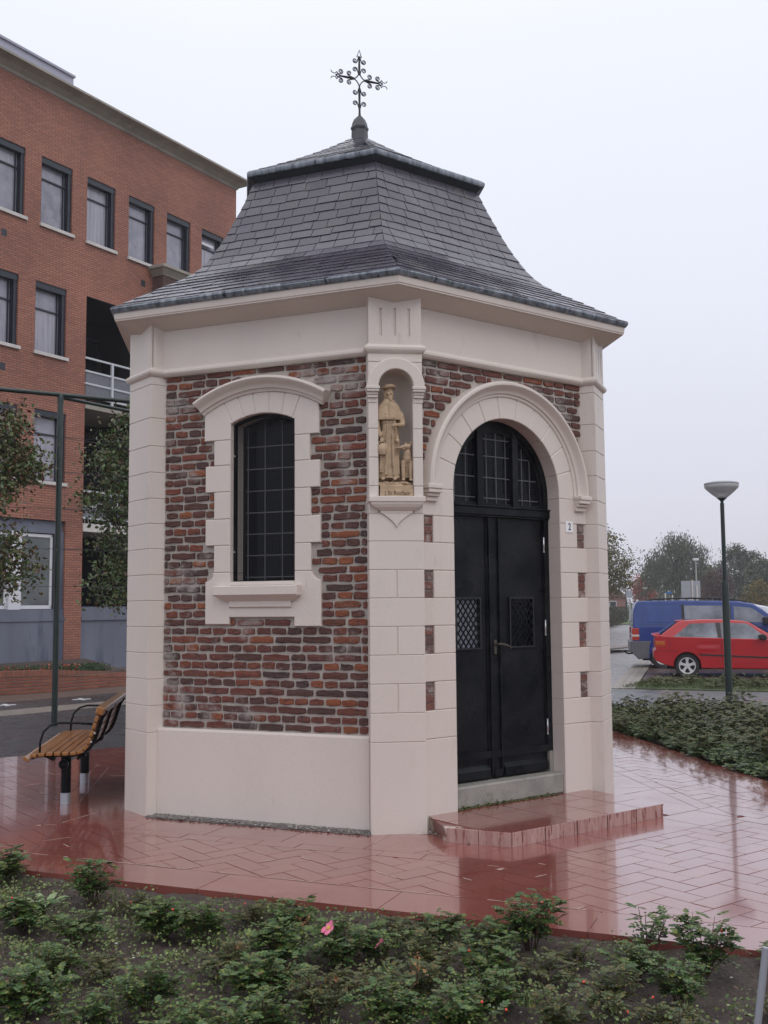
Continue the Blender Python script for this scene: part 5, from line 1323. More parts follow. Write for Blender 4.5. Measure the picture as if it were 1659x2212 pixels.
# ------------------------------------------------------------------ cars
TYRE = mat('tyre_rubber', (.016,.016,.017), .6); RIM = mat('alloy_rim', (.62,.62,.64), .3, metal=.15); DKTR = mat('black_trim', (.018,.018,.020), .45)
CGLS = mat('car_glass', (.22,.24,.28), .05, var=(.05,.055,.07), vscale=1.3, coat=.7, coatr=.02); CHR = mat('chrome', (.6,.6,.62), .2, metal=1)
def shell(ol, yf, mb=None):
    mb = mb or MB(); n = len(ol)
    ar = sum(ol[i][0]*ol[(i+1)%n][1]-ol[(i+1)%n][0]*ol[i][1] for i in range(n))
    if ar < 0: ol = ol[::-1]
    return mb.add([(x,-yf(z),z) for x,z in ol]+[(x,yf(z),z) for x,z in ol], [tuple(range(n)), tuple(range(n,2*n))[::-1]]+[(i,n+i,n+(i+1)%n,(i+1)%n) for i in range(n)])
def wheel(x, y, r, rr, root, spokes=5, sgn=-1, dark=False):
    M_ = Matrix.Translation((x,y,r)) @ Matrix.Rotation(pi/2,4,'X')      # axis along y; local +z points to -y
    w = tag(MB().lathe([(rr*.98,-.08),(r*.93,-.09),(r,-.06),(r,.06),(r*.94,.092),(rr*1.04,.085),(rr*.99,.07)],28,M=M_,cap=False).build('wheel', TYRE, root, auto=40))
    MB().lathe([(rr*1.02,.068),(rr*.98,.078),(rr*.90,.070),(rr*.86,.03),(rr*.84,-.02),(.0005,-.02)],28,M=M_,cap=False).build('rim_barrel', DKTR if not dark else CLAD, w, auto=40)
    sp_ = MB(); sp_.lathe([(rr*1.0,.070),(rr*.99,.080),(rr*.92,.078),(rr*.86,.062),(rr*.88,.05)],28,M=M_,cap=False)
    for k in range(spokes):
        a = 2*pi*k/spokes+pi/2; ca, sa = cos(a), sin(a)
        p = lambda rad, t, z: M_ @ Vector((rad*ca-t*sa, rad*sa+t*ca, z))
        vs = [p(rr*.16,-.035,.062),p(rr*.16,.035,.062),p(rr*.55,.028,.058),p(rr*.90,.052,.066),p(rr*.90,-.052,.066),p(rr*.55,-.028,.058)]
        vb = [p(rr*.16,-.035,.03),p(rr*.16,.035,.03),p(rr*.55,.028,.02),p(rr*.90,.052,.03),p(rr*.90,-.052,.03),p(rr*.55,-.028,.02)]
        sp_.add(vs+vb, [tuple(range(6))]+[(i,(i+1)%6,6+(i+1)%6,6+i) for i in range(6)])
    sp_.lathe([(rr*.24,.03),(rr*.24,.064),(rr*.12,.07),(.0005,.068)],16,M=M_,cap=False); sp_.build('rim', RIM, w, auto=35)
    return w
def archcut(xc, r, z0, n=12):
    r = r*.955
    a0 = math.asin(max(-1,min(1,(z0-.30)/r))); return [(xc+r*cos(pi-a0-(pi-2*a0)*i/n), .30+r*sin(pi-a0-(pi-2*a0)*i/n)) for i in range(n+1)]
def sidepanel(name, poly, yf, off, m, root, both=True, **k):
    mb = MB()
    for s_ in ((-1,1) if both else (-1,)):
        n = len(poly); vs = [(x, s_*(yf(z)+off), z) for x, z in poly]+[(x, s_*(yf(z)-.02), z) for x, z in poly]
        mb.add(vs, [tuple(range(n))]+[(i,(i+1)%n,n+(i+1)%n,n+i) for i in range(n)])
        if s_ == -1 or True: mb.build(name, m, root, **k); mb = MB()
def line(root, pts, yf, m=None, w=.004):
    for s_ in (-1, 1):
        mb = MB(); P = [(x, s_*(yf(z)+.0015), z) for x, z in pts]
        for i in range(len(P)-1): mb.bar(P[i], P[i+1], w, .002, (0,1,0))
        mb.build('door_seam', m or DKTR, root)
RED = mat('wet_red_paint', (.42,.010,.015), .3, var=(.38,.010,.016), vscale=3, coat=.35, coatr=.05, dirt=[((.25,.02,.02), 5, .62, .8)])
redcar = tag(empty('hatchback_car', (7.39,17.10,-.2), radians(-14)), 'wet red three-door hatchback with silver star wheels and a dented flank', 'car')
W2 = .845
ylow = lambda z: W2; yup = lambda z: W2-.035-(z-.95)*.42
low = [(.03,.42),(0,.50),(0,.66),(.05,.69),(.07,.82),(.03,1.00),(.0,1.035),(.14,1.03),(.44,1.0),(2.78,.93),(3.4,.86),(3.85,.74),(4.0,.62),(4.04,.45),(4.0,.28),(3.75,.22)]+archcut(3.28,.335,.22)[::-1]+[(1.15,.23)]+archcut(.79,.335,.26)[::-1]+[(.30,.30)]
shell(low, ylow).build('body', RED, redcar, bevel=.035, bseg=3, auto=35)
gh = [(.12,.99),(.60,1.355),(.72,1.385),(1.17,1.41),(1.78,1.405),(2.15,1.375),(2.28,1.345),(2.95,.92)]
shell(gh, yup).build('cabin', RED, redcar, bevel=.03, bseg=3, auto=35)
sidepanel('side_window', [(.46,1.0),(.55,1.05),(.89,1.315),(1.487,1.335),(1.53,.958)], yup, .004, CGLS, redcar)
sidepanel('side_window', [(1.63,.953),(1.61,1.335),(2.20,1.315),(2.30,1.27),(2.70,.925)], yup, .004, CGLS, redcar)
sidepanel('door_pillar', [(1.535,.957),(1.492,1.337),(1.605,1.337),(1.625,.953)], yup, .005, DKTR, redcar)
mb = MB(); mb.add([(.13,-.70,1.035),(.13,.70,1.035),(.575,.58,1.352),(.575,-.58,1.352)],[(0,1,2,3)]); mb.v = [(x-.012,y,z+.012) for x,y,z in mb.v]; mb.build('rear_window', CGLS, redcar)
mb = MB(); mb.add([(2.33,-.58,1.33),(2.33,.58,1.33),(2.90,.74,.96),(2.90,-.74,.96)],[(0,1,2,3)]); mb.v = [(x+.015,y,z+.012) for x,y,z in mb.v]; mb.build('windscreen', CGLS, redcar)
MB().prism([(-.02,1.02),(-.03,1.045),(.16,1.075),(.18,1.02)], -.70, .70).build('boot_spoiler', RED, redcar, bevel=.012)
MB().prism([(.56,1.36),(.55,1.38),(.78,1.405),(.78,1.37)], -.55, .55).build('roof_spoiler', RED, redcar, bevel=.008)
TL = mat('tail_lamp_red', (.40,.03,.015), .15, coat=.8); TLO = mat('tail_lamp_amber', (.45,.11,.015), .15, coat=.8)
for s_ in (-1,1):
    a, b = sorted((s_*.60, s_*(W2+.004))); mb = MB().box(.035,.29,a,b,.73,.90); o = mb.build('tail_lamp', TL, redcar, bevel=.012); MB().box(.05,.27,a-.001,b+.001,.80,.885).build('lamp_lens', TLO, o, bevel=.006)
sidepanel('rub_strip', [(1.08,.545),(1.08,.58),(2.85,.505),(2.85,.47)], ylow, .012, DKTR, redcar)
sidepanel('arch_lip', [(.79+.335*cos(t), .30+.335*sin(t)) for t in [pi*.02+pi*.96*i/16 for i in range(17)]]+[(.79+.352*cos(t), .30+.352*sin(t)) for t in [pi*.98-pi*.96*i/16 for i in range(17)]], ylow, .008, RED, redcar)
line(redcar, [(1.60,.93),(1.60,.45),(1.66,.30),(1.68,.25)], ylow); line(redcar, [(2.72,.92),(2.80,.7),(2.76,.25)], ylow); line(redcar, [(.03,.665),(.58,.645)], ylow); line(redcar, [(.36,.99),(.40,.80),(.34,.68)], ylow, w=.003)
# dent in the rear flank: a soft dish pressed into the panel
dm = MB(); 
vs = []; nx_, nz_ = 14, 9
for j in range(nz_+1):
    for i in range(nx_+1):
        x = 1.02+(1.58-1.02)*i/nx_; z = .60+(.86-.60)*j/nz_; e = (sin(pi*i/nx_)*sin(pi*j/nz_))**.7; vs.append((x, -(W2+.003)-.010*sin(2*pi*(j/nz_-.15))*e*(1-.3*i/nx_)*(1 if True else 0), z))
dm.add(vs, [(j*(nx_+1)+i, j*(nx_+1)+i+1, (j+1)*(nx_+1)+i+1, (j+1)*(nx_+1)+i) for j in range(nz_) for i in range(nx_)]); dm.build('dented_panel', RED, redcar, smooth=True)
mb = MB(); mb.prism([(2.50,.93),(2.46,1.04),(2.58,1.07),(2.66,1.0),(2.64,.92)], -(W2+.16), -(W2-.04)); mb.build('door_mirror', DKTR, redcar, bevel=.02)
MB().box(1.66,1.80,-W2-.018,-W2,.80,.835).build('door_handle', DKTR, redcar, bevel=.006)
MB().box(.3,3.75,-.60,.60,.20,.80).build('underbody', DKTR, redcar)
for x in (.79,3.28): wheel(x,-.735,.292,.205,redcar); wheel(x,.735,.292,.205,redcar)
BLU = mat('wet_blue_paint', (.016,.050,.225), .25, var=(.014,.042,.19), vscale=2, coat=.35, coatr=.06, dirt=[((.03,.06,.17), 4, .6, .8)])
CLAD = mat('grey_plastic', (.13,.13,.15), .5, var=(.10,.10,.115), vscale=4)
van = tag(empty('delivery_van', (7.77,20.80,-.2), radians(-12)), 'blue panel van with grey rear bumper, roof rails and tow hook', 'van')
WV = .93; yv = lambda z: WV-(max(z,1.15)-1.15)*.16; yvl = lambda z: WV
lowv = [(.47,.27),(.14,.29),(.04,.50),(.02,.76),(.03,1.15),(4.35,1.15),(4.66,.95),(4.68,.45),(4.5,.27)]+[(x+.0,z) for x,z in archcut(3.75,.36,.27)[::-1]]+archcut(.82,.36,.27)[::-1]
shell(lowv, yvl).build('body', BLU, van, bevel=.03, bseg=3, auto=35)
upv = [(.03,1.13),(.055,1.60),(.12,1.83),(.20,1.893),(1.43,1.905),(2.9,1.87),(3.3,1.80),(3.55,1.64),(4.15,1.13)]
shell(upv, yv).build('upper_body', BLU, van, bevel=.035, bseg=3, auto=35)
sidepanel('bumper', [(-.03,.53),(-.03,.77),(.52,.77),(.48,.66),(.46,.52),(.455,.30),(.16,.26),(.02,.42)], yvl, .012, CLAD, van, bevel=.01)
MB().box(-.05,.06,-WV,WV,.45,.77).build('rear_bumper', CLAD, van, bevel=.03)
sidepanel('side_window', [(1.45,1.38),(1.45,1.755),(2.60,1.745),(2.60,1.38)], yv, .004, CGLS, van); sidepanel('side_window', [(2.78,1.30),(2.78,1.73),(3.25,1.68),(3.40,1.58),(3.78,1.27)], yv, .004, CGLS, van)
sidepanel('window_pillar', [(1.37,1.35),(1.37,1.775),(1.445,1.775),(1.445,1.35)], yv, .003, DKTR, van); sidepanel('window_pillar', [(2.61,1.35),(2.61,1.765),(2.70,1.765),(2.70,1.35)], yv, .003, DKTR, van)
TLW = mat('reversing_lens', (.6,.55,.5), .2)
for s_ in (-1,1):
    a, b = sorted((s_*.80, s_*(WV+.004))); o = MB().box(.0,.20,a,b,.79,1.14).build('tail_lamp', TL, van, bevel=.015); MB().box(-.002,.202,a-.001,b+.001,.90,.955).build('lamp_lens', TLW, o)
line(van, [(1.36,1.80),(1.36,.30)], yvl if False else (lambda z: yv(z))); line(van, [(2.74,1.80),(2.74,.30)], yv); line(van, [(.26,1.24),(2.7,1.22)], yv); line(van, [(.34,1.80),(.30,1.24),(.30,.78)], yv)
sidepanel('pressed_panel', [(.44,1.29),(.41,1.73),(1.28,1.74),(1.30,1.29)], yv, .006, BLU, van, bevel=.01)
f = MB(); 
for s_ in (-1,1): f.tube([(.52,s_*.74,1.88),(.62,s_*.74,1.945),(1.6,s_*.74,1.965),(2.6,s_*.74,1.945),(3.05,s_*.74,1.88),(3.15,s_*.74,1.84)],.022,6)
f.build('roof_rail', DKTR, van, smooth=True)
f = MB(); f.tube([(.05,-.1,.40),(-.08,-.1,.385),(-.15,-.1,.41),(-.165,-.1,.46)],.022,8); f.lathe([(.0005,.44),(.03,.455),(.03,.485),(.0005,.50)],10,c=(-.165,-.1,0)); f.build('tow_hook', DKTR, van, smooth=True)
f = MB(); f.tube([(.04,-.85,1.33),(-.05,-.87,1.33),(-.05,-.87,1.22),(.04,-.85,1.22)],.010,6); f.build('door_bracket', DKTR, van)
mb = MB(); mb.prism([(3.55,1.22),(3.52,1.42),(3.66,1.44),(3.70,1.24)], -(WV+.22), -(WV-.02)); mb.build('door_mirror', DKTR, van, bevel=.02)
MB().box(.3,4.3,-.66,.66,.22,.85).build('underbody', DKTR, van)
for x in (.82,3.75): wheel(x,-.82,.315,.20,van,dark=True); wheel(x,.82,.315,.20,van,dark=True)
WHT = mat('silver_white_paint', (.55,.57,.62), .25, coat=.6)
wcar = tag(empty('estate_car', (10.35,25.3,-.2), radians(-10)), 'white car whose roof shows behind the blue van at the right edge', 'car')
loww = [(.05,.40),(0,.60),(.05,1.0),(4.2,1.0),(4.6,.85),(4.65,.4),(4.4,.25)]+archcut(3.7,.35,.25)[::-1]+archcut(.9,.35,.25)[::-1]+[(.3,.28)]
shell(loww, lambda z: .88).build('body', WHT, wcar, bevel=.04, bseg=3, auto=35)
yw = lambda z: .88-(z-1.0)*.30
shell([(.04,.98),(.20,1.55),(.50,1.73),(1.2,1.80),(2.4,1.80),(2.9,1.70),(3.9,1.0)], yw).build('cabin', WHT, wcar, bevel=.05, bseg=3, auto=35)
sidepanel('side_window', [(.40,1.12),(.50,1.50),(.7,1.585),(1.55,1.60),(1.55,1.10)], yw, .004, CGLS, wcar); sidepanel('side_window', [(1.63,1.10),(1.63,1.60),(2.5,1.59),(2.75,1.52),(3.4,1.08)], yw, .004, CGLS, wcar)
for x in (.9,3.7): wheel(x,-.77,.31,.2,wcar); wheel(x,.77,.31,.2,wcar)
# ------------------------------------------------------------------ far trees on the right; some haze is put into the greyish leaf colours
L_WIL = leafmat('willow_leaf', [(.055,.075,.035),(.07,.09,.04),(.04,.055,.028),(.09,.105,.05)], .6)
L_YEL = leafmat('turning_leaf', [(.09,.10,.035),(.14,.12,.04),(.06,.075,.03),(.18,.12,.04)], .6)
L_RED = leafmat('red_leaf', [(.42,.05,.035),(.32,.05,.035),(.46,.09,.05)], .6)
L_PUR = leafmat('purple_leaf', [(.05,.025,.03),(.09,.035,.03),(.035,.022,.026),(.14,.05,.035)], .6)
L_GRE = leafmat('grey_green_leaf', [(.06,.08,.04),(.08,.095,.05),(.045,.06,.032)], .6)
L_ORA = leafmat('orange_leaf', [(.16,.12,.035),(.09,.10,.035),(.24,.14,.03),(.06,.075,.03)], .6)
FG = 'trees beyond the parking area'
tree('sparse_tree', (18.0,70,-.2), 8.0, [(0,0,6.3,1.5,1.5,1.4,.8),(.6,0,4.9,1.9,1.5,1.2,.9),(-.9,0,5.0,1.6,1.5,1.4,.8),(.7,0,3.4,1.7,1.4,.8,.6)], 7000, .20, L_YEL, 'loose yellowing tree right behind the right chapel pier', .16, FG, seed=41, nclump=60, spread=1.0)
tree('willow_tree', (41.9,130,-.2), 11.5, [(.2,0,10.2,1.9,2,1.6,1),(2.3,0,8.9,1.7,2,1.5,.7),(-2.4,0,8.2,1.6,2,1.3,.8),(3.3,0,6.6,1.3,2,1.5,.6),(-3.6,0,6.4,1.0,2,1.1,.5),(-.8,0,7.0,2.4,2,1.4,.8),(1.0,0,6.0,2.6,2,1.3,.8)], 15000, .36, L_WIL, 'broad drooping willow behind the blue van', .35, FG, drop=4.2, seed=42, nclump=75, spread=1.15)
tree('red_tree', (40.2,142,-.2), 5.9, [(0,0,4.3,1.5,1.4,1.5,1),(.5,0,3.4,1.6,1.4,1.1,.8)], 3500, .26, L_RED, 'small bright red autumn tree left of the willow', .12, FG, seed=43, nclump=40, spread=.8)
tree('purple_tree', (38.9,105,-.2), 5.9, [(0,0,4.2,1.4,1.3,1.3,1),(-.5,0,2.9,1.5,1.3,1.2,.9),(.7,0,3.0,1.0,1.2,1.0,.6)], 4500, .22, L_PUR, 'dark purple tree between the willow and the street lamp pole', .12, FG, seed=44, nclump=44, spread=.8)
tree('pale_tree', (53.5,150,-.2), 9.0, [(0,0,6.4,2.0,1.6,1.9,1),(.2,0,4.6,2.2,1.6,1.4,.9)], 3500, .34, L_YEL, 'pale yellow green tree peeping over the purple tree', .2, FG, seed=45, nclump=40, spread=1.1)
tree('grey_green_tree', (53.2,138,-.2), 10.8, [(-.4,0,8.4,1.3,1.3,1.9,.7),(1.5,0,7.4,1.0,1.2,1.7,.6),(-.6,0,6.0,2.4,1.6,1.8,1),(.9,0,4.2,2.6,1.6,1.6,1)], 7500, .32, L_GRE, 'tall grey green tree directly right of the street lamp pole', .26, FG, seed=46, nclump=50, spread=.95)
tree('round_tree', (49.8,120,-.2), 7.9, [(-.2,0,5.6,2.0,1.6,1.7,1),(1.2,0,5.0,2.1,1.6,1.6,1),(0,0,3.4,2.6,1.6,1.3,.9)], 6500, .30, L_GRE, 'round green tree cut off by the right edge of the photo', .22, FG, seed=47, nclump=46, spread=.95)
tree('orange_tree', (35.9,85,-.2), 4.2, [(0,0,2.9,1.1,1,1.0,1),(-.7,0,1.9,1.0,1,.8,.8),(.6,0,2.1,1.0,1,.9,.8)], 4500, .17, L_ORA, 'low orange and green tree beside the large grey road sign', .09, FG, seed=48, nclump=40, spread=.6)
def mass(name, pts, n, size, m, seed, zj=.5):
    rng = np.random.default_rng(seed); P = np.array(pts)          # (x,y,z,rx,ry,rz)
    k = rng.integers(0,len(P),n); d = rng.normal(size=(n,3)); d /= np.linalg.norm(d,axis=1,keepdims=True); q = rng.uniform(.2,1,(n,1))**.4
    C = P[k,:3]+d*q*P[k,3:]; C = C[C[:,2] > -.2]
    o = leaves(name, C, np.random.default_rng(seed+1).normal(size=(len(C),3)), size, m, seed=seed); o['kind'] = 'stuff'; return o
rm = random.Random(2)
mass('woods', [(rm.uniform(-60,140), rm.uniform(185,215), rm.uniform(0,3.5), rm.uniform(3,7), 3, rm.uniform(2,4.6)) for _ in range(80)], 16000, .9, L_GRE, 60)
mass('undergrowth', [(rm.uniform(33,60), rm.uniform(124,134), rm.uniform(-.2,.8), rm.uniform(1.2,2.5), 1, rm.uniform(.8,1.7)) for _ in range(40)], 9000, .30, L_WIL, 61)
mass('undergrowth', [(30.6+rm.uniform(-1.5,2.5), rm.uniform(104,118), .3, 1.4, 1, 1.1) for _ in range(10)], 4000, .22, leafmat('lime_leaf', [(.07,.12,.03),(.05,.09,.025)], .6), 62)
hd = tag(empty('hedge', (18.6,72,-.2)), 'dark clipped hedge along the lane just right of the chapel', 'hedge')
rng = np.random.default_rng(5); n = 9000; s_ = rng.uniform(0,26,n)
leaves('foliage', np.stack([s_*.299+rng.uniform(-.45,.45,n), s_*.954, rng.uniform(0,1.55,n)],1), rng.normal(size=(n,3)), .12, leafmat('hedge_leaf', [(.03,.035,.018),(.045,.045,.022),(.05,.035,.022)], .6), hd, seed=3)
for i in range(14): MB().tube([(i*.56+.1,i*1.78+.4,-.1),(i*.56+.1,i*1.78+.4,1.3)],.03,5).build('stem', BARK, hd)
tag(MB().add([(17.5,84,-.14),(30,84,-.14),(60,180,-.14),(24,180,-.14)],[(0,1,2,3)]).build('lawn', mat('lawn_green', (.075,.12,.035), .8, var=(.09,.13,.04), vscale=1)), kind='structure')
# two small houses far behind the red tree, faded by the drizzle
HB = mat('far_house_brick', (.22,.09,.07), .8); HR = mat('far_house_roof', (.15,.06,.05), .7); HW_ = mat('far_white_wall', (.5,.5,.55), .7)
def house(loc, w, h, rh, m, label):
    o = tag(empty('far_house', loc, radians(8)), label, 'house')
    MB().box(-w/2,w/2,-4,4,0,h).build('wall', m, o)
    MB().prism([(-w/2-.3,h),(w/2+.3,h),(0,h+rh)], -4.3, 4.3).build('roof', HR, o)
    for x in (-w*.25, w*.2):
        q = MB().box(x-.6,x+.6,-4.08,-3.98,1.0,2.4).build('window', WHITEF, o); MB().box(x-.5,x+.5,-4.10,-4.08,1.1,2.3).build('pane', DGLS, q)
    return o
house((38.6,165,-.2), 7.5, 3.0, 2.8, HB, 'small far brick house with red roof seen between the lamp and the red tree')

# ------------------------------------------------------------------ rose shrubs
ROSE = leafmat('rose_leaf', [(.036,.078,.022),(.056,.108,.028),(.027,.058,.022),(.080,.14,.030),(.042,.088,.025),(.15,.18,.04),(.040,.075,.028),(.12,.085,.03)], .32)
ROSED = leafmat('dull_rose_leaf', [(.038,.062,.022),(.058,.084,.026),(.028,.045,.018),(.10,.105,.03),(.050,.068,.022),(.14,.09,.03),(.075,.105,.026)], .40)
STEM = mat('rose_stem', (.06,.05,.025), .7, var=(.09,.04,.03), vscale=30)
HIP = mat('rose_hip', (.55,.045,.015), .25, coat=.5); PINK = mat('rose_petal', (.75,.13,.28), .55, var=(.80,.25,.36), vscale=60); CORE = mat('rose_heart', (.55,.38,.06), .7)
DRY = leafmat('withered_leaf', [(.30,.15,.06),(.22,.10,.05),(.36,.22,.09)], .7)
def rose_arrays(seed, h, spread, nst, nlf, leaf=.030, flat=.35):
    rr = random.Random(seed); V = []; F = []; stems = MB()
    def leaflet(p, d, nrm, L, w):
        s = d.cross(nrm).normalized(); n2 = s.cross(d).normalized(); o = len(V)
        V.extend([p, p+d*L*.30+s*w*.42+n2*w*.16, p+d*L*.70+s*w*.40+n2*w*.16, p+d*L, p+d*L*.70-s*w*.40+n2*w*.16, p+d*L*.30-s*w*.42+n2*w*.16, p+d*L*.30, p+d*L*.70])
        F.extend([(o,o+1,o+6),(o+1,o+2,o+7,o+6),(o+2,o+3,o+7),(o,o+6,o+5),(o+6,o+7,o+4,o+5),(o+7,o+3,o+4)])
    tips = []
    for i in range(nst):
        a = rr.uniform(0,2*pi); lean = rr.uniform(.05,1)**.7*spread; hh = h*rr.uniform(.55,1.0)*(1-.25*lean/spread); b = Vector((cos(a)*.03, sin(a)*.03, -.03)); pts = []
        wob = Vector((rr.uniform(-.03,.03), rr.uniform(-.03,.03), 0))
        for j in range(6):
            t = j/5; pts.append(b+Vector((cos(a)*lean*t**1.3, sin(a)*lean*t**1.3, hh*(t**.8)))+wob*sin(t*pi))
        stems.tube(pts, [.0045,.004,.0035,.003,.0022,.0012], 4); tips.append(pts[-1])
        m = nlf//nst
        for k in range(m):
            t = rr.uniform(.18,1)**.8; f = t*5; q = int(min(4,f)); p = pts[q].lerp(pts[q+1], f-q)
            az_ = rr.uniform(0,2*pi); rl = leaf*rr.uniform(2.0,3.2); d = Vector((cos(az_), sin(az_), rr.uniform(-.15,.7))).normalized(); droop = rr.uniform(.2,.8)
            nrm = Vector((rr.uniform(-flat,flat), rr.uniform(-flat,flat), 1)).normalized(); L = leaf*rr.uniform(.8,1.25)
            side = d.cross(nrm).normalized()
            for (tt, sd_) in ((.30,1),(.30,-1),(.60,1),(.60,-1),(.88,1),(.88,-1),(1.0,0)):
                pp = p+d*rl*tt+Vector((0,0,-rl*droop*tt*tt*.5)); dd = (d+side*sd_*1.3+Vector((0,0,-.25*droop*tt))).normalized() if sd_ else (d+Vector((0,0,-droop*.5))).normalized()
                leaflet(pp, dd, (nrm+side*sd_*.15).normalized(), L*(.8 if tt < .5 else 1), L*.80)
    return V, F, stems, tips
def mk(V, F, name, m):
    me = bpy.data.meshes.new(name); me.from_pydata([tuple(v) for v in V], [], F); me.materials.append(m); return me
VAR = []
for i, (h, sp_, ns, nl, lf, mm) in enumerate([(.36,.21,18,220,.028,ROSE),(.28,.26,18,200,.027,ROSE),(.44,.18,17,220,.029,ROSE),(.24,.24,15,140,.024,ROSED),(.32,.20,15,150,.026,ROSED),(.30,.28,20,240,.030,ROSE),(.46,.10,7,50,.030,ROSE)]):
    V, F, st, tips = rose_arrays(300+i, h, sp_, ns, nl, lf); VAR.append((mk(V,F,'foliage',mm), st.mesh('stems', STEM), tips))
ROWS = [  # x, y, size, variant, label
(-2.18,-3.22,1.15,0,'broad rose bush overhanging the red kerb at the far left edge'),(-1.52,-3.74,1.25,2,'tall upright rose bush at the kerb below the left chapel corner'),(-1.25,-3.90,.8,3,'small rose bush with a red hip right of the tall kerbside one at left'),
(-1.77,-4.17,1.05,5,'spreading rose bush behind the large pale weed at the left edge'),(-1.02,-4.32,1.1,5,'dense green rose bush below the window wall, left of the bare patch'),(-1.44,-4.42,1.0,1,'low bluish green rose bush in the dark soil at left'),
(-.80,-4.41,1.0,0,'green rose bush with orange hips below the middle of the window wall'),(-.58,-4.12,.85,3,'low rose bush touching the kerb below the chapel window'),(-.34,-4.22,.95,1,'dark rose bush at the kerb left of the pink bloom'),
(-.40,-4.74,1.25,5,'largest spreading rose bush just left of the pink bloom'),(-.13,-4.80,1.1,0,'rose bush carrying the larger pink bloom'),(.07,-4.72,1.0,1,'rose bush carrying the smaller pink bloom below the niche pier'),
(-.62,-4.93,.9,4,'yellowing rose bush with withered leaves below the window'),(-.44,-5.21,1.1,5,'leafy rose bush in the front row below the window'),(-.89,-5.32,1.05,0,'bright green rose bush near the bottom edge left of centre'),
(-1.42,-4.92,1.0,1,'bluish rose bush in the middle row at the far left'),(-1.40,-5.33,1.1,5,'rose bush in the bottom left corner of the bed'),(-.20,-5.37,1.0,4,'dull rose bush with a dry leaf near the bottom centre'),
(-.66,-5.62,1.0,1,'rose bush half below the bottom edge left of centre'),(-.40,-5.66,1.0,0,'rose bush half below the bottom edge at centre left'),(.17,-4.44,.9,3,'low thin rose bush at the kerb below the niche pier'),
(.36,-4.47,.9,1,'rose bush at the kerb below the gravel by the door step'),(.80,-4.60,1.30,2,'tall bushy rose reaching over the kerb in the door reflection'),(.60,-4.72,1.0,0,'rose bush left of the tall one below the door'),
(.30,-4.88,1.0,4,'brownish rose bush in the middle row below the niche pier'),(.55,-5.02,1.0,0,'rose bush with a bright red hip below the door'),(.78,-5.05,.9,3,'thin rose bush right of the one with the bright red hip'),
(.51,-5.32,1.0,1,'rose bush in the front row below the door'),(.36,-5.56,1.0,5,'rose bush with orange hips at the bottom edge below the door'),(.20,-5.28,1.05,4,'rose bush with a curled dry leaf below the niche pier'),
(1.50,-5.00,1.25,2,'tall leafy rose bush at the kerb near the right edge'),(1.33,-4.74,1.15,6,'spindly rose stem standing left of the tall bush near the right edge'),(1.18,-5.03,1.0,1,'rose bush with a dark red hip below the spindly stem'),
(1.30,-5.34,.95,0,'low rose bush under the tall one near the right edge'),(1.02,-5.40,1.0,4,'sparse rose bush with a red hip right of centre'),(1.18,-5.62,.9,3,'small rose bush with red hips at the bottom edge right of centre'),
(.10,-5.55,1.0,0,'rose bush at the bottom edge under the niche pier'),(1.90,-4.93,.7,1,'small rose bush at the kerb on the right edge'),(-1.16,-4.92,.8,3,'small yellow green bush in the bare soil at left'),
(-.05,-5.15,.85,3,'small rose bush under the two pink blooms'),(.74,-5.60,.95,4,'rose bush at the bottom edge under the door'),(-1.10,-5.45,.85,1,'low rose bush at the bottom edge left'),(1.62,-5.50,.6,3,'tiny rose bush on the bare sandy patch at bottom right'),
(-2.0,-4.9,1.1,0,'rose bush just outside the left edge of the bed'),(.98,-4.82,.8,3,'low weak rose bush between the tall one and the spindly stem')]
bushes = []
for i, (x, y, s, v, lb) in enumerate(ROWS):
    b = tag(empty('rose_bush', (x,y,-.035), rm.uniform(0,6.28)), lb, 'rose bush', 'rose bushes in the front bed'); s *= .67*(.90 if s > 1.15 else 1); b.scale = (s,s,s*.92)
    inst('foliage', VAR[v][0], b, Matrix.Identity(4)); inst('stems', VAR[v][1], b, Matrix.Identity(4)); bushes.append(b)
HIPM = MB().lathe([(.0005,-.0085),(.006,-.0075),(.0095,-.002),(.009,.003),(.0055,.0075),(.003,.0085),(.004,.012),(.0005,.011)],10).mesh('rose_hip', HIP, smooth=True)
def hips(i, n, seed):
    b = bushes[i]; r_ = random.Random(seed); tips = VAR[ROWS[i][3]][2]
    for q in r_.sample(tips, min(n,len(tips))): inst('rose_hip', HIPM, b, Matrix.Translation(q+Vector((0,0,.006))) @ Matrix.Rotation(r_.uniform(-.6,.6),4,'X'))
for i, n in ((2,1),(6,2),(7,1),(25,1),(28,2),(32,1),(34,1),(35,2),(10,1),(22,1),(3,1),(30,1)): hips(i, n, i)
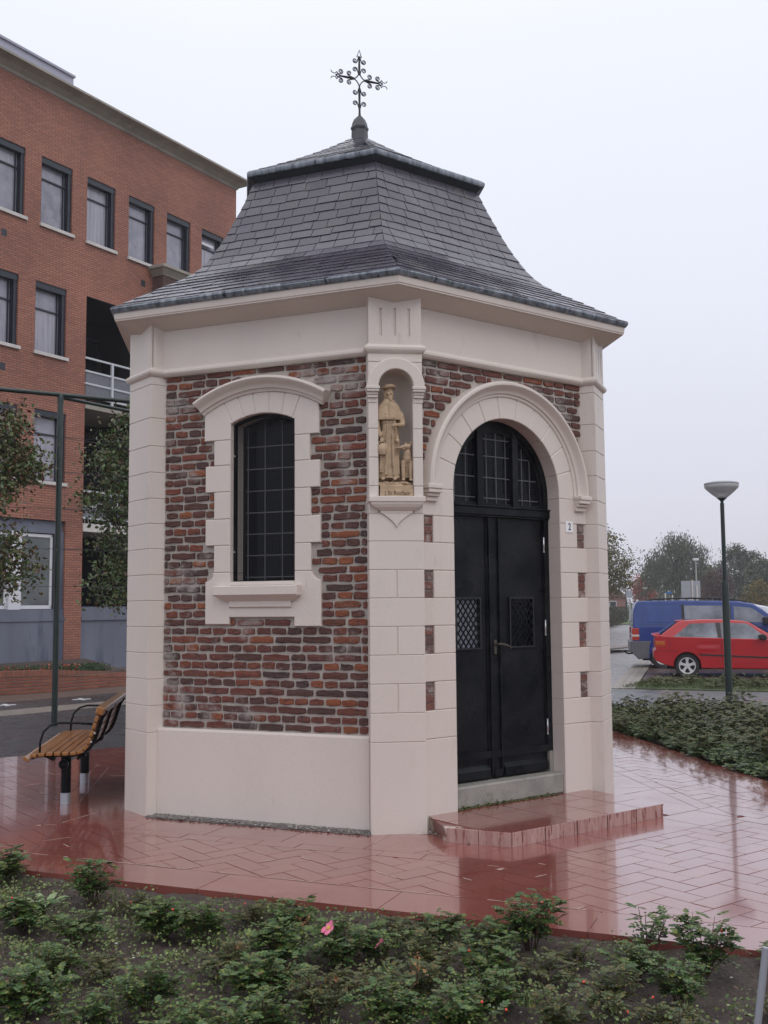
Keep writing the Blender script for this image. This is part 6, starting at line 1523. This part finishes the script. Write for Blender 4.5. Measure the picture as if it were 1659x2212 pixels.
def flower(i, wp, s, rz):
    b = bushes[i]; fl_ = MB()
    mi = b.matrix_basis.inverted(); p = mi @ Vector(wp)
    T0 = Matrix.Translation(p) @ Matrix.Rotation(rz,4,'Z') @ Matrix.Rotation(radians(50),4,'X')
    fr = bpy.data.objects.new('rose_flower', MB().lathe([(.0005,.012*s),(.010*s,.010*s),(.012*s,.002*s),(.0005,0)],12,M=T0).mesh('rose_flower', CORE)); COL.objects.link(fr); fr.parent = b
    for k in range(5):
        a = 2*pi*k/5+.2; vs = []; fs = []; R5, C5 = 5, 5
        for u_ in range(R5):
            for v_ in range(C5):
                r0 = (.006+.034*u_/(R5-1))*s; w = (.35+.95*sin(pi*min(1,.15+.75*u_/(R5-1))))*(v_/(C5-1)-.5); lift = .010*s*(u_/(R5-1))**2*(1.2 if k%2 else .2)+.004*s*sin(u_*1.7+v_*2.1+k)
                if u_ == R5-1: r0 -= .004*s*abs(v_-2 == 0)
                vs.append(T0 @ Vector((r0*cos(a+w), r0*sin(a+w), lift+.003*s)))
        MB().add(vs, [(u_*C5+v_, u_*C5+v_+1, (u_+1)*C5+v_+1, (u_+1)*C5+v_) for u_ in range(R5-1) for v_ in range(C5-1)]).build('petal', PINK, fr, smooth=True)
    STM = MB().tube([p, p+Vector((.01,.02,-.08)), Vector((p.x*.6,p.y*.6,p.z*.35))],.0022,5).build('flower_stem', STEM, b)
flower(10, (-.162,-4.87,.14), 1.35, .3); flower(11, (.066,-4.93,.085), 1.1, -.1)
# curled withered leaves
for i in (12,17,29,9,24):
    rng = np.random.default_rng(i); tips = VAR[ROWS[i][3]][2]; t0 = np.array(tips[i % len(tips)])
    leaves('withered_leaf', t0+rng.normal(size=(9,3))*.016, rng.normal(size=(9,3))+[0,0,-.6], .034, DRY, bushes[i], seed=i, asp=.7, fold=1.2)
# broad-leaved weed at the left
wd = tag(empty('broad_weed', (-1.72,-4.0,-.03)), 'pale long-leaved weed among the rose bushes at the left edge', 'weed'); wl = MB()
for k in range(7):
    a = k*.9+.3; L_ = .14; w = .022; d = Vector((cos(a), sin(a), 0)); s2 = Vector((-sin(a), cos(a), 0)); vs = []; 
    for j in range(6):
        t = j/5; c = d*L_*t+Vector((0,0,.09*sin(t*2.0))); ww = w*sin(pi*min(1,.12+t*.86)); vs += [c-s2*ww+Vector((0,0,.004)), c, c+s2*ww+Vector((0,0,.004))]
    MB().add(vs, [(j*3+q, j*3+q+1, (j+1)*3+q+1, (j+1)*3+q) for j in range(5) for q in (0,1)]).build('leaf', mat('pale_weed_leaf', (.20,.26,.12), .45) if k == 0 else bpy.data.materials['pale_weed_leaf'], wd, smooth=True)
# the beds' soil, lumpy, and what lies on it
def soil(name, poly, zf, step, amp, seed):
    xs = [p[0] for p in poly]; ys = [p[1] for p in poly]; import mathutils; nz = mathutils.noise.noise
    nx_ = int((max(xs)-min(xs))/step)+1; ny_ = int((max(ys)-min(ys))/step)+1; bm_ = bmesh.new(); grid = {}
    for j in range(ny_+1):
        for i in range(nx_+1):
            x, y = min(xs)+i*step, min(ys)+j*step
            z = zf(x,y)+amp*(nz(Vector((x*3,y*3,seed)))*.6+nz(Vector((x*9,y*9,seed)))*.5+nz(Vector((x*28,y*28,seed)))*.35); grid[i,j] = bm_.verts.new((x,y,z))
    for j in range(ny_):
        for i in range(nx_): bm_.faces.new((grid[i,j],grid[i+1,j],grid[i+1,j+1],grid[i,j+1]))
    for k in range(len(poly)):
        a, b = Vector(poly[k]), Vector(poly[(k+1)%len(poly)]); d = (b-a).normalized(); nrm_ = (d.y,-d.x,0)
        bmesh.ops.bisect_plane(bm_, geom=bm_.verts[:]+bm_.edges[:]+bm_.faces[:], plane_co=(a.x,a.y,0), plane_no=nrm_, clear_outer=True)
    me = bpy.data.meshes.new(name); bm_.to_mesh(me); bm_.free(); me.materials.append(SOIL); me.shade_smooth(); o = bpy.data.objects.new(name, me); COL.objects.link(o); o['kind'] = 'structure'; return o
def ln_(n, d, s, t): p = n*d+t*s; return (p.x, p.y)
cor = Matrix(((nL.x,nL.y),(n3.x,n3.y))).inverted() @ Vector((3.70,3.60))
fbed = [ln_(nL,3.702,-5.0,tL), (-9,-12), (9,-12), tuple(cor)]
fbed = [(-5.2,-8.6),(4.4,-8.6),tuple(cor),ln_(nL,3.704,-5.0,tL)]
nrmL = lambda x, y: nL.x*x+nL.y*y
soil('soil', fbed, lambda x, y: -.030-.035*min(1,max(0,(nrmL(x,y)-3.7)/.35)), .035, .030, 1.3)
rb = [ln_(n3,3.604,-2.2,t3), (14,-3.5), (16,2.9), (5.0,9.75), ln_(n3,3.604,9.6,t3)]
rb = clip(rb, (pn.x, pn.y), 9.05)
soil('soil', rb, lambda x, y: -.055+gz(x,y), .12, .03, 4.4)
sp = []
for i in range(2600):
    x, y = rm.uniform(-2.9,2.8), rm.uniform(-6.4,-3.0)
    if nrmL(x,y) > 3.73: sp.append((x,y,-.052+rm.uniform(-.004,.008)))
pebbles('gravel', sp[:1500], .003, .008, mat('soil_crumb', (.1,.08,.07), .8, isl=[(.06,.045,.038),(.12,.095,.08),(.08,.06,.05)]), 11); pebbles('gravel', sp[1500:1580], .005, .012, mat('white_stone', (.5,.48,.45), .6, isl=[(.55,.53,.5),(.35,.32,.30),(.62,.6,.58)]), 12)
# low weeds between the roses
from mathutils.noise import noise as nz2
LIME = leafmat('weed_leaf', [(.15,.21,.06),(.10,.16,.05),(.21,.25,.08),(.08,.13,.045),(.19,.17,.08)], .45)
rng = np.random.default_rng(77); C = []; D = []
for i in range(950):
    x, y = rng.uniform(-2.7,2.4), rng.uniform(-6.0,-3.0)
    if nrmL(x,y) < 3.76: continue
    if nz2(Vector((x*1.6,y*1.6,3.3))) < -.16: continue
    n = rng.integers(14,46); r_ = rng.uniform(.025,.075); h = rng.uniform(.02,.09)
    q = rng.normal(size=(n,3))*[r_,r_,0]; q[:,2] = rng.uniform(0,h,n); C.append(q+[x,y,-.045]); d = rng.normal(size=(n,3)); d[:,2] = np.abs(d[:,2])*.5; D.append(d)
leaves('weeds', np.concatenate(C), np.concatenate(D), .017, LIME, seed=9, asp=.75, kind='stuff')
C = []; D = []
for i in range(26):
    x, y = rng.uniform(-2.3,2.0), rng.uniform(-5.9,-3.9)
    if nrmL(x,y) < 3.85: continue
    n = 16; a = rng.uniform(0,6.28,n); C.append(np.stack([x+rng.normal(size=n)*.012, y+rng.normal(size=n)*.012, np.full(n,-.05)],1)); D.append(np.stack([np.cos(a)*.5,np.sin(a)*.5,rng.uniform(.6,1.4,n)],1))
leaves('grass', np.concatenate(C), np.concatenate(D), .075, LIME, seed=10, asp=.05, kind='stuff')
rng = np.random.default_rng(90); n = 900; X = np.stack([rng.uniform(-2.6,2.4,n), rng.uniform(-6.1,-3.1,n), rng.uniform(-.055,-.03,n)],1); X = X[(nL.x*X[:,0]+nL.y*X[:,1]) > 3.74]
leaves('leaf_litter', X, rng.normal(size=(len(X),3))*[1,1,.25], .026, leafmat('dead_leaf', [(.16,.09,.05),(.10,.055,.035),(.22,.15,.08),(.07,.045,.03)], .6), seed=91, asp=.6, kind='stuff', R=np.tile([0,0,1.0],(len(X),1))+rng.normal(size=(len(X),3))*.2)
# shrub mass of the right bed: many merged bushes of one kind
def shrubs(name, spots, m, nlf, leafl, seed, hh=(.24,.46)):
    rr = random.Random(seed); base = []
    for q in range(4):
        V, F, st, tips = rose_arrays(seed+q, 1.0, .60, 18, nlf, leafl*2.7, flat=1.0); base.append((np.array([tuple(v) for v in V]), F))
    AV = []; AF = []; o = 0
    for (x, y, z, s) in spots:
        V, F = base[rr.randrange(4)]; a = rr.uniform(0,6.28); h = rr.uniform(*hh)*s; R = np.array([[cos(a),-sin(a),0],[sin(a),cos(a),0],[0,0,1]])
        W = (V*np.array([.45*s,.45*s,h])) @ R.T+np.array([x,y,z]); AV.append(W); AF.append([tuple(i+o for i in f) for f in F]); o += len(V)
    me = bpy.data.meshes.new(name); me.from_pydata(np.concatenate(AV).tolist(), [], [f for q in AF for f in q]); me.materials.append(m); ob = bpy.data.objects.new(name, me); COL.objects.link(ob); ob['kind'] = 'stuff'; return ob
sp = []
d3 = lambda x, y: n3.x*x+n3.y*y
y = -2.0
while y < 9.6:
    x = 2.5
    while x < 12:
        X, Y = x+rm.uniform(-.12,.12), y+rm.uniform(-.12,.12); dd = d3(X,Y)
        if dd > 3.62 and pn.dot(Vector((X,Y))) < 7.1+max(0,X-4.2)*.55 and X < 3.9+ (Y+2)*.62+1.2: rm.random() < .86 and sp.append((X, Y, gz(X,Y)-.03, rm.uniform(.95,1.3)*(.80 if dd < 4.1 else 1)*(1.12 if X > 5.5 else 1)))
        x += .38
    y += .38
shrubs('shrubbery', sp, ROSED, 130, .018, 500)
sp = []
for i in range(420):
    s = rm.uniform(-2.2,9.0); d = 3.66+abs(rm.gauss(0,.45)); p = n3*d+t3*s
    if pn.dot(p.xy) < 7.0+max(0,p.x-4.2)*.5: sp.append((p.x, p.y, gz(p.x,p.y)-.05, rm.uniform(.55,.85)))
shrubs('shrubbery', sp, ROSE, 90, .022, 540, hh=(.20,.36))
sp = []
for i in range(70):
    a, b = rm.uniform(.35,3.0), rm.uniform(.75,9); p = Vector((5.33,12.95))+Vector((.4,.9165))*(a-.2)*.9+Vector((.9165,-.4))*b*1.0
    sp.append((p.x, p.y, -.20, rm.uniform(.55,.95)))
shrubs('shrubbery', sp, ROSED, 60, .024, 520)
gp = [tuple(Vector((5.45,12.75))+pt_*a+pn*b) for a, b in ((0,0.05),(12,.05),(12,3.1),(.9,3.1))]
tag(MB().flat(gp, -.3, -.172).build('grass', GRASS), kind='stuff')
rng = np.random.default_rng(8); n = 14000; a = rng.uniform(0,9,n); b = rng.uniform(.1,3.0,n); px_ = 5.45+pt_.x*a+pn.x*b+.25*b*.3; py_ = 12.75+pt_.y*a+pn.y*b
leaves('grass', np.stack([px_,py_,np.full(n,-.175)],1), rng.normal(size=(n,3))*[.5,.5,.2]+[0,0,1], .07, leafmat('grass_blade', [(.08,.12,.03),(.06,.09,.025),(.12,.13,.04)], .6), seed=12, asp=.12, kind='stuff')
# plants in the planter
rng = np.random.default_rng(21); n = 6000; t = rng.uniform(0,1,n); px0 = np.array([-9.0,8.3]); px1 = np.array([-5.2,12.6])
s1 = np.array([-6.7,10.35]); s2 = np.array([-6.05,10.95]); s3 = np.array([-5.15,12.5])
def along(t): 
    return np.where((t<.5)[:,None], px0+(s1-px0)*(t*2)[:,None]*1.0, np.where((t<.68)[:,None], s1+(s2-s1)*((t-.5)/.18)[:,None], s2+(s3-s2)*((t-.68)/.32)[:,None]))
q = along(t); off = rng.uniform(.12,.75,n)
leaves('juniper_foliage', np.stack([q[:,0]-off*.75, q[:,1]+off*.65, .30+rng.uniform(0,.24,n)*(1-t*.4)],1), rng.normal(size=(n,3))+[0,0,.4], .07, leafmat('juniper', [(.04,.075,.035),(.06,.10,.04),(.03,.055,.03)], .6), seed=22, asp=.25, kind='stuff')
n = 500; t = rng.uniform(.05,.85,n); q = along(t); off = rng.uniform(.12,.5,n)
leaves('red_blossoms', np.stack([q[:,0]-off*.75, q[:,1]+off*.65, .34+rng.uniform(0,.16,n)],1), rng.normal(size=(n,3)), .055, leafmat('red_blossom', [(.45,.05,.03),(.35,.06,.04),(.30,.10,.05)], .6), seed=23, asp=.7, kind='stuff')
# corner of a grey metal post at the lower right edge
gp_ = tag(empty('sign_tube', (1.22,-6.3,-.05)), 'slim grey galvanised tube rising at the bottom right corner', 'post'); 
MB().tube([(-.01,0,-.1),(.09,.0,.53)],.012,10).build('tube', mat('zinc_tube', (.33,.34,.38), .4, metal=.3), gp_, auto=40)

# ------------------------------------------------------------------ drizzle haze
hz_m = bpy.data.materials.new('drizzle_haze'); hz_m.use_nodes = True; t = hz_m.node_tree; t.nodes.clear()
o_ = t.nodes.new('ShaderNodeOutputMaterial'); v_ = t.nodes.new('ShaderNodeVolumePrincipled'); v_.inputs['Color'].default_value = (.95,.95,.985,1); v_.inputs['Density'].default_value = 0.0008; v_.inputs['Anisotropy'].default_value = .3
t.links.new(v_.outputs[0], o_.inputs['Volume'])
hz = MB().box(-450,450,-62,700,-1.2,17.0).build('haze', hz_m); tag(hz, kind='stuff')
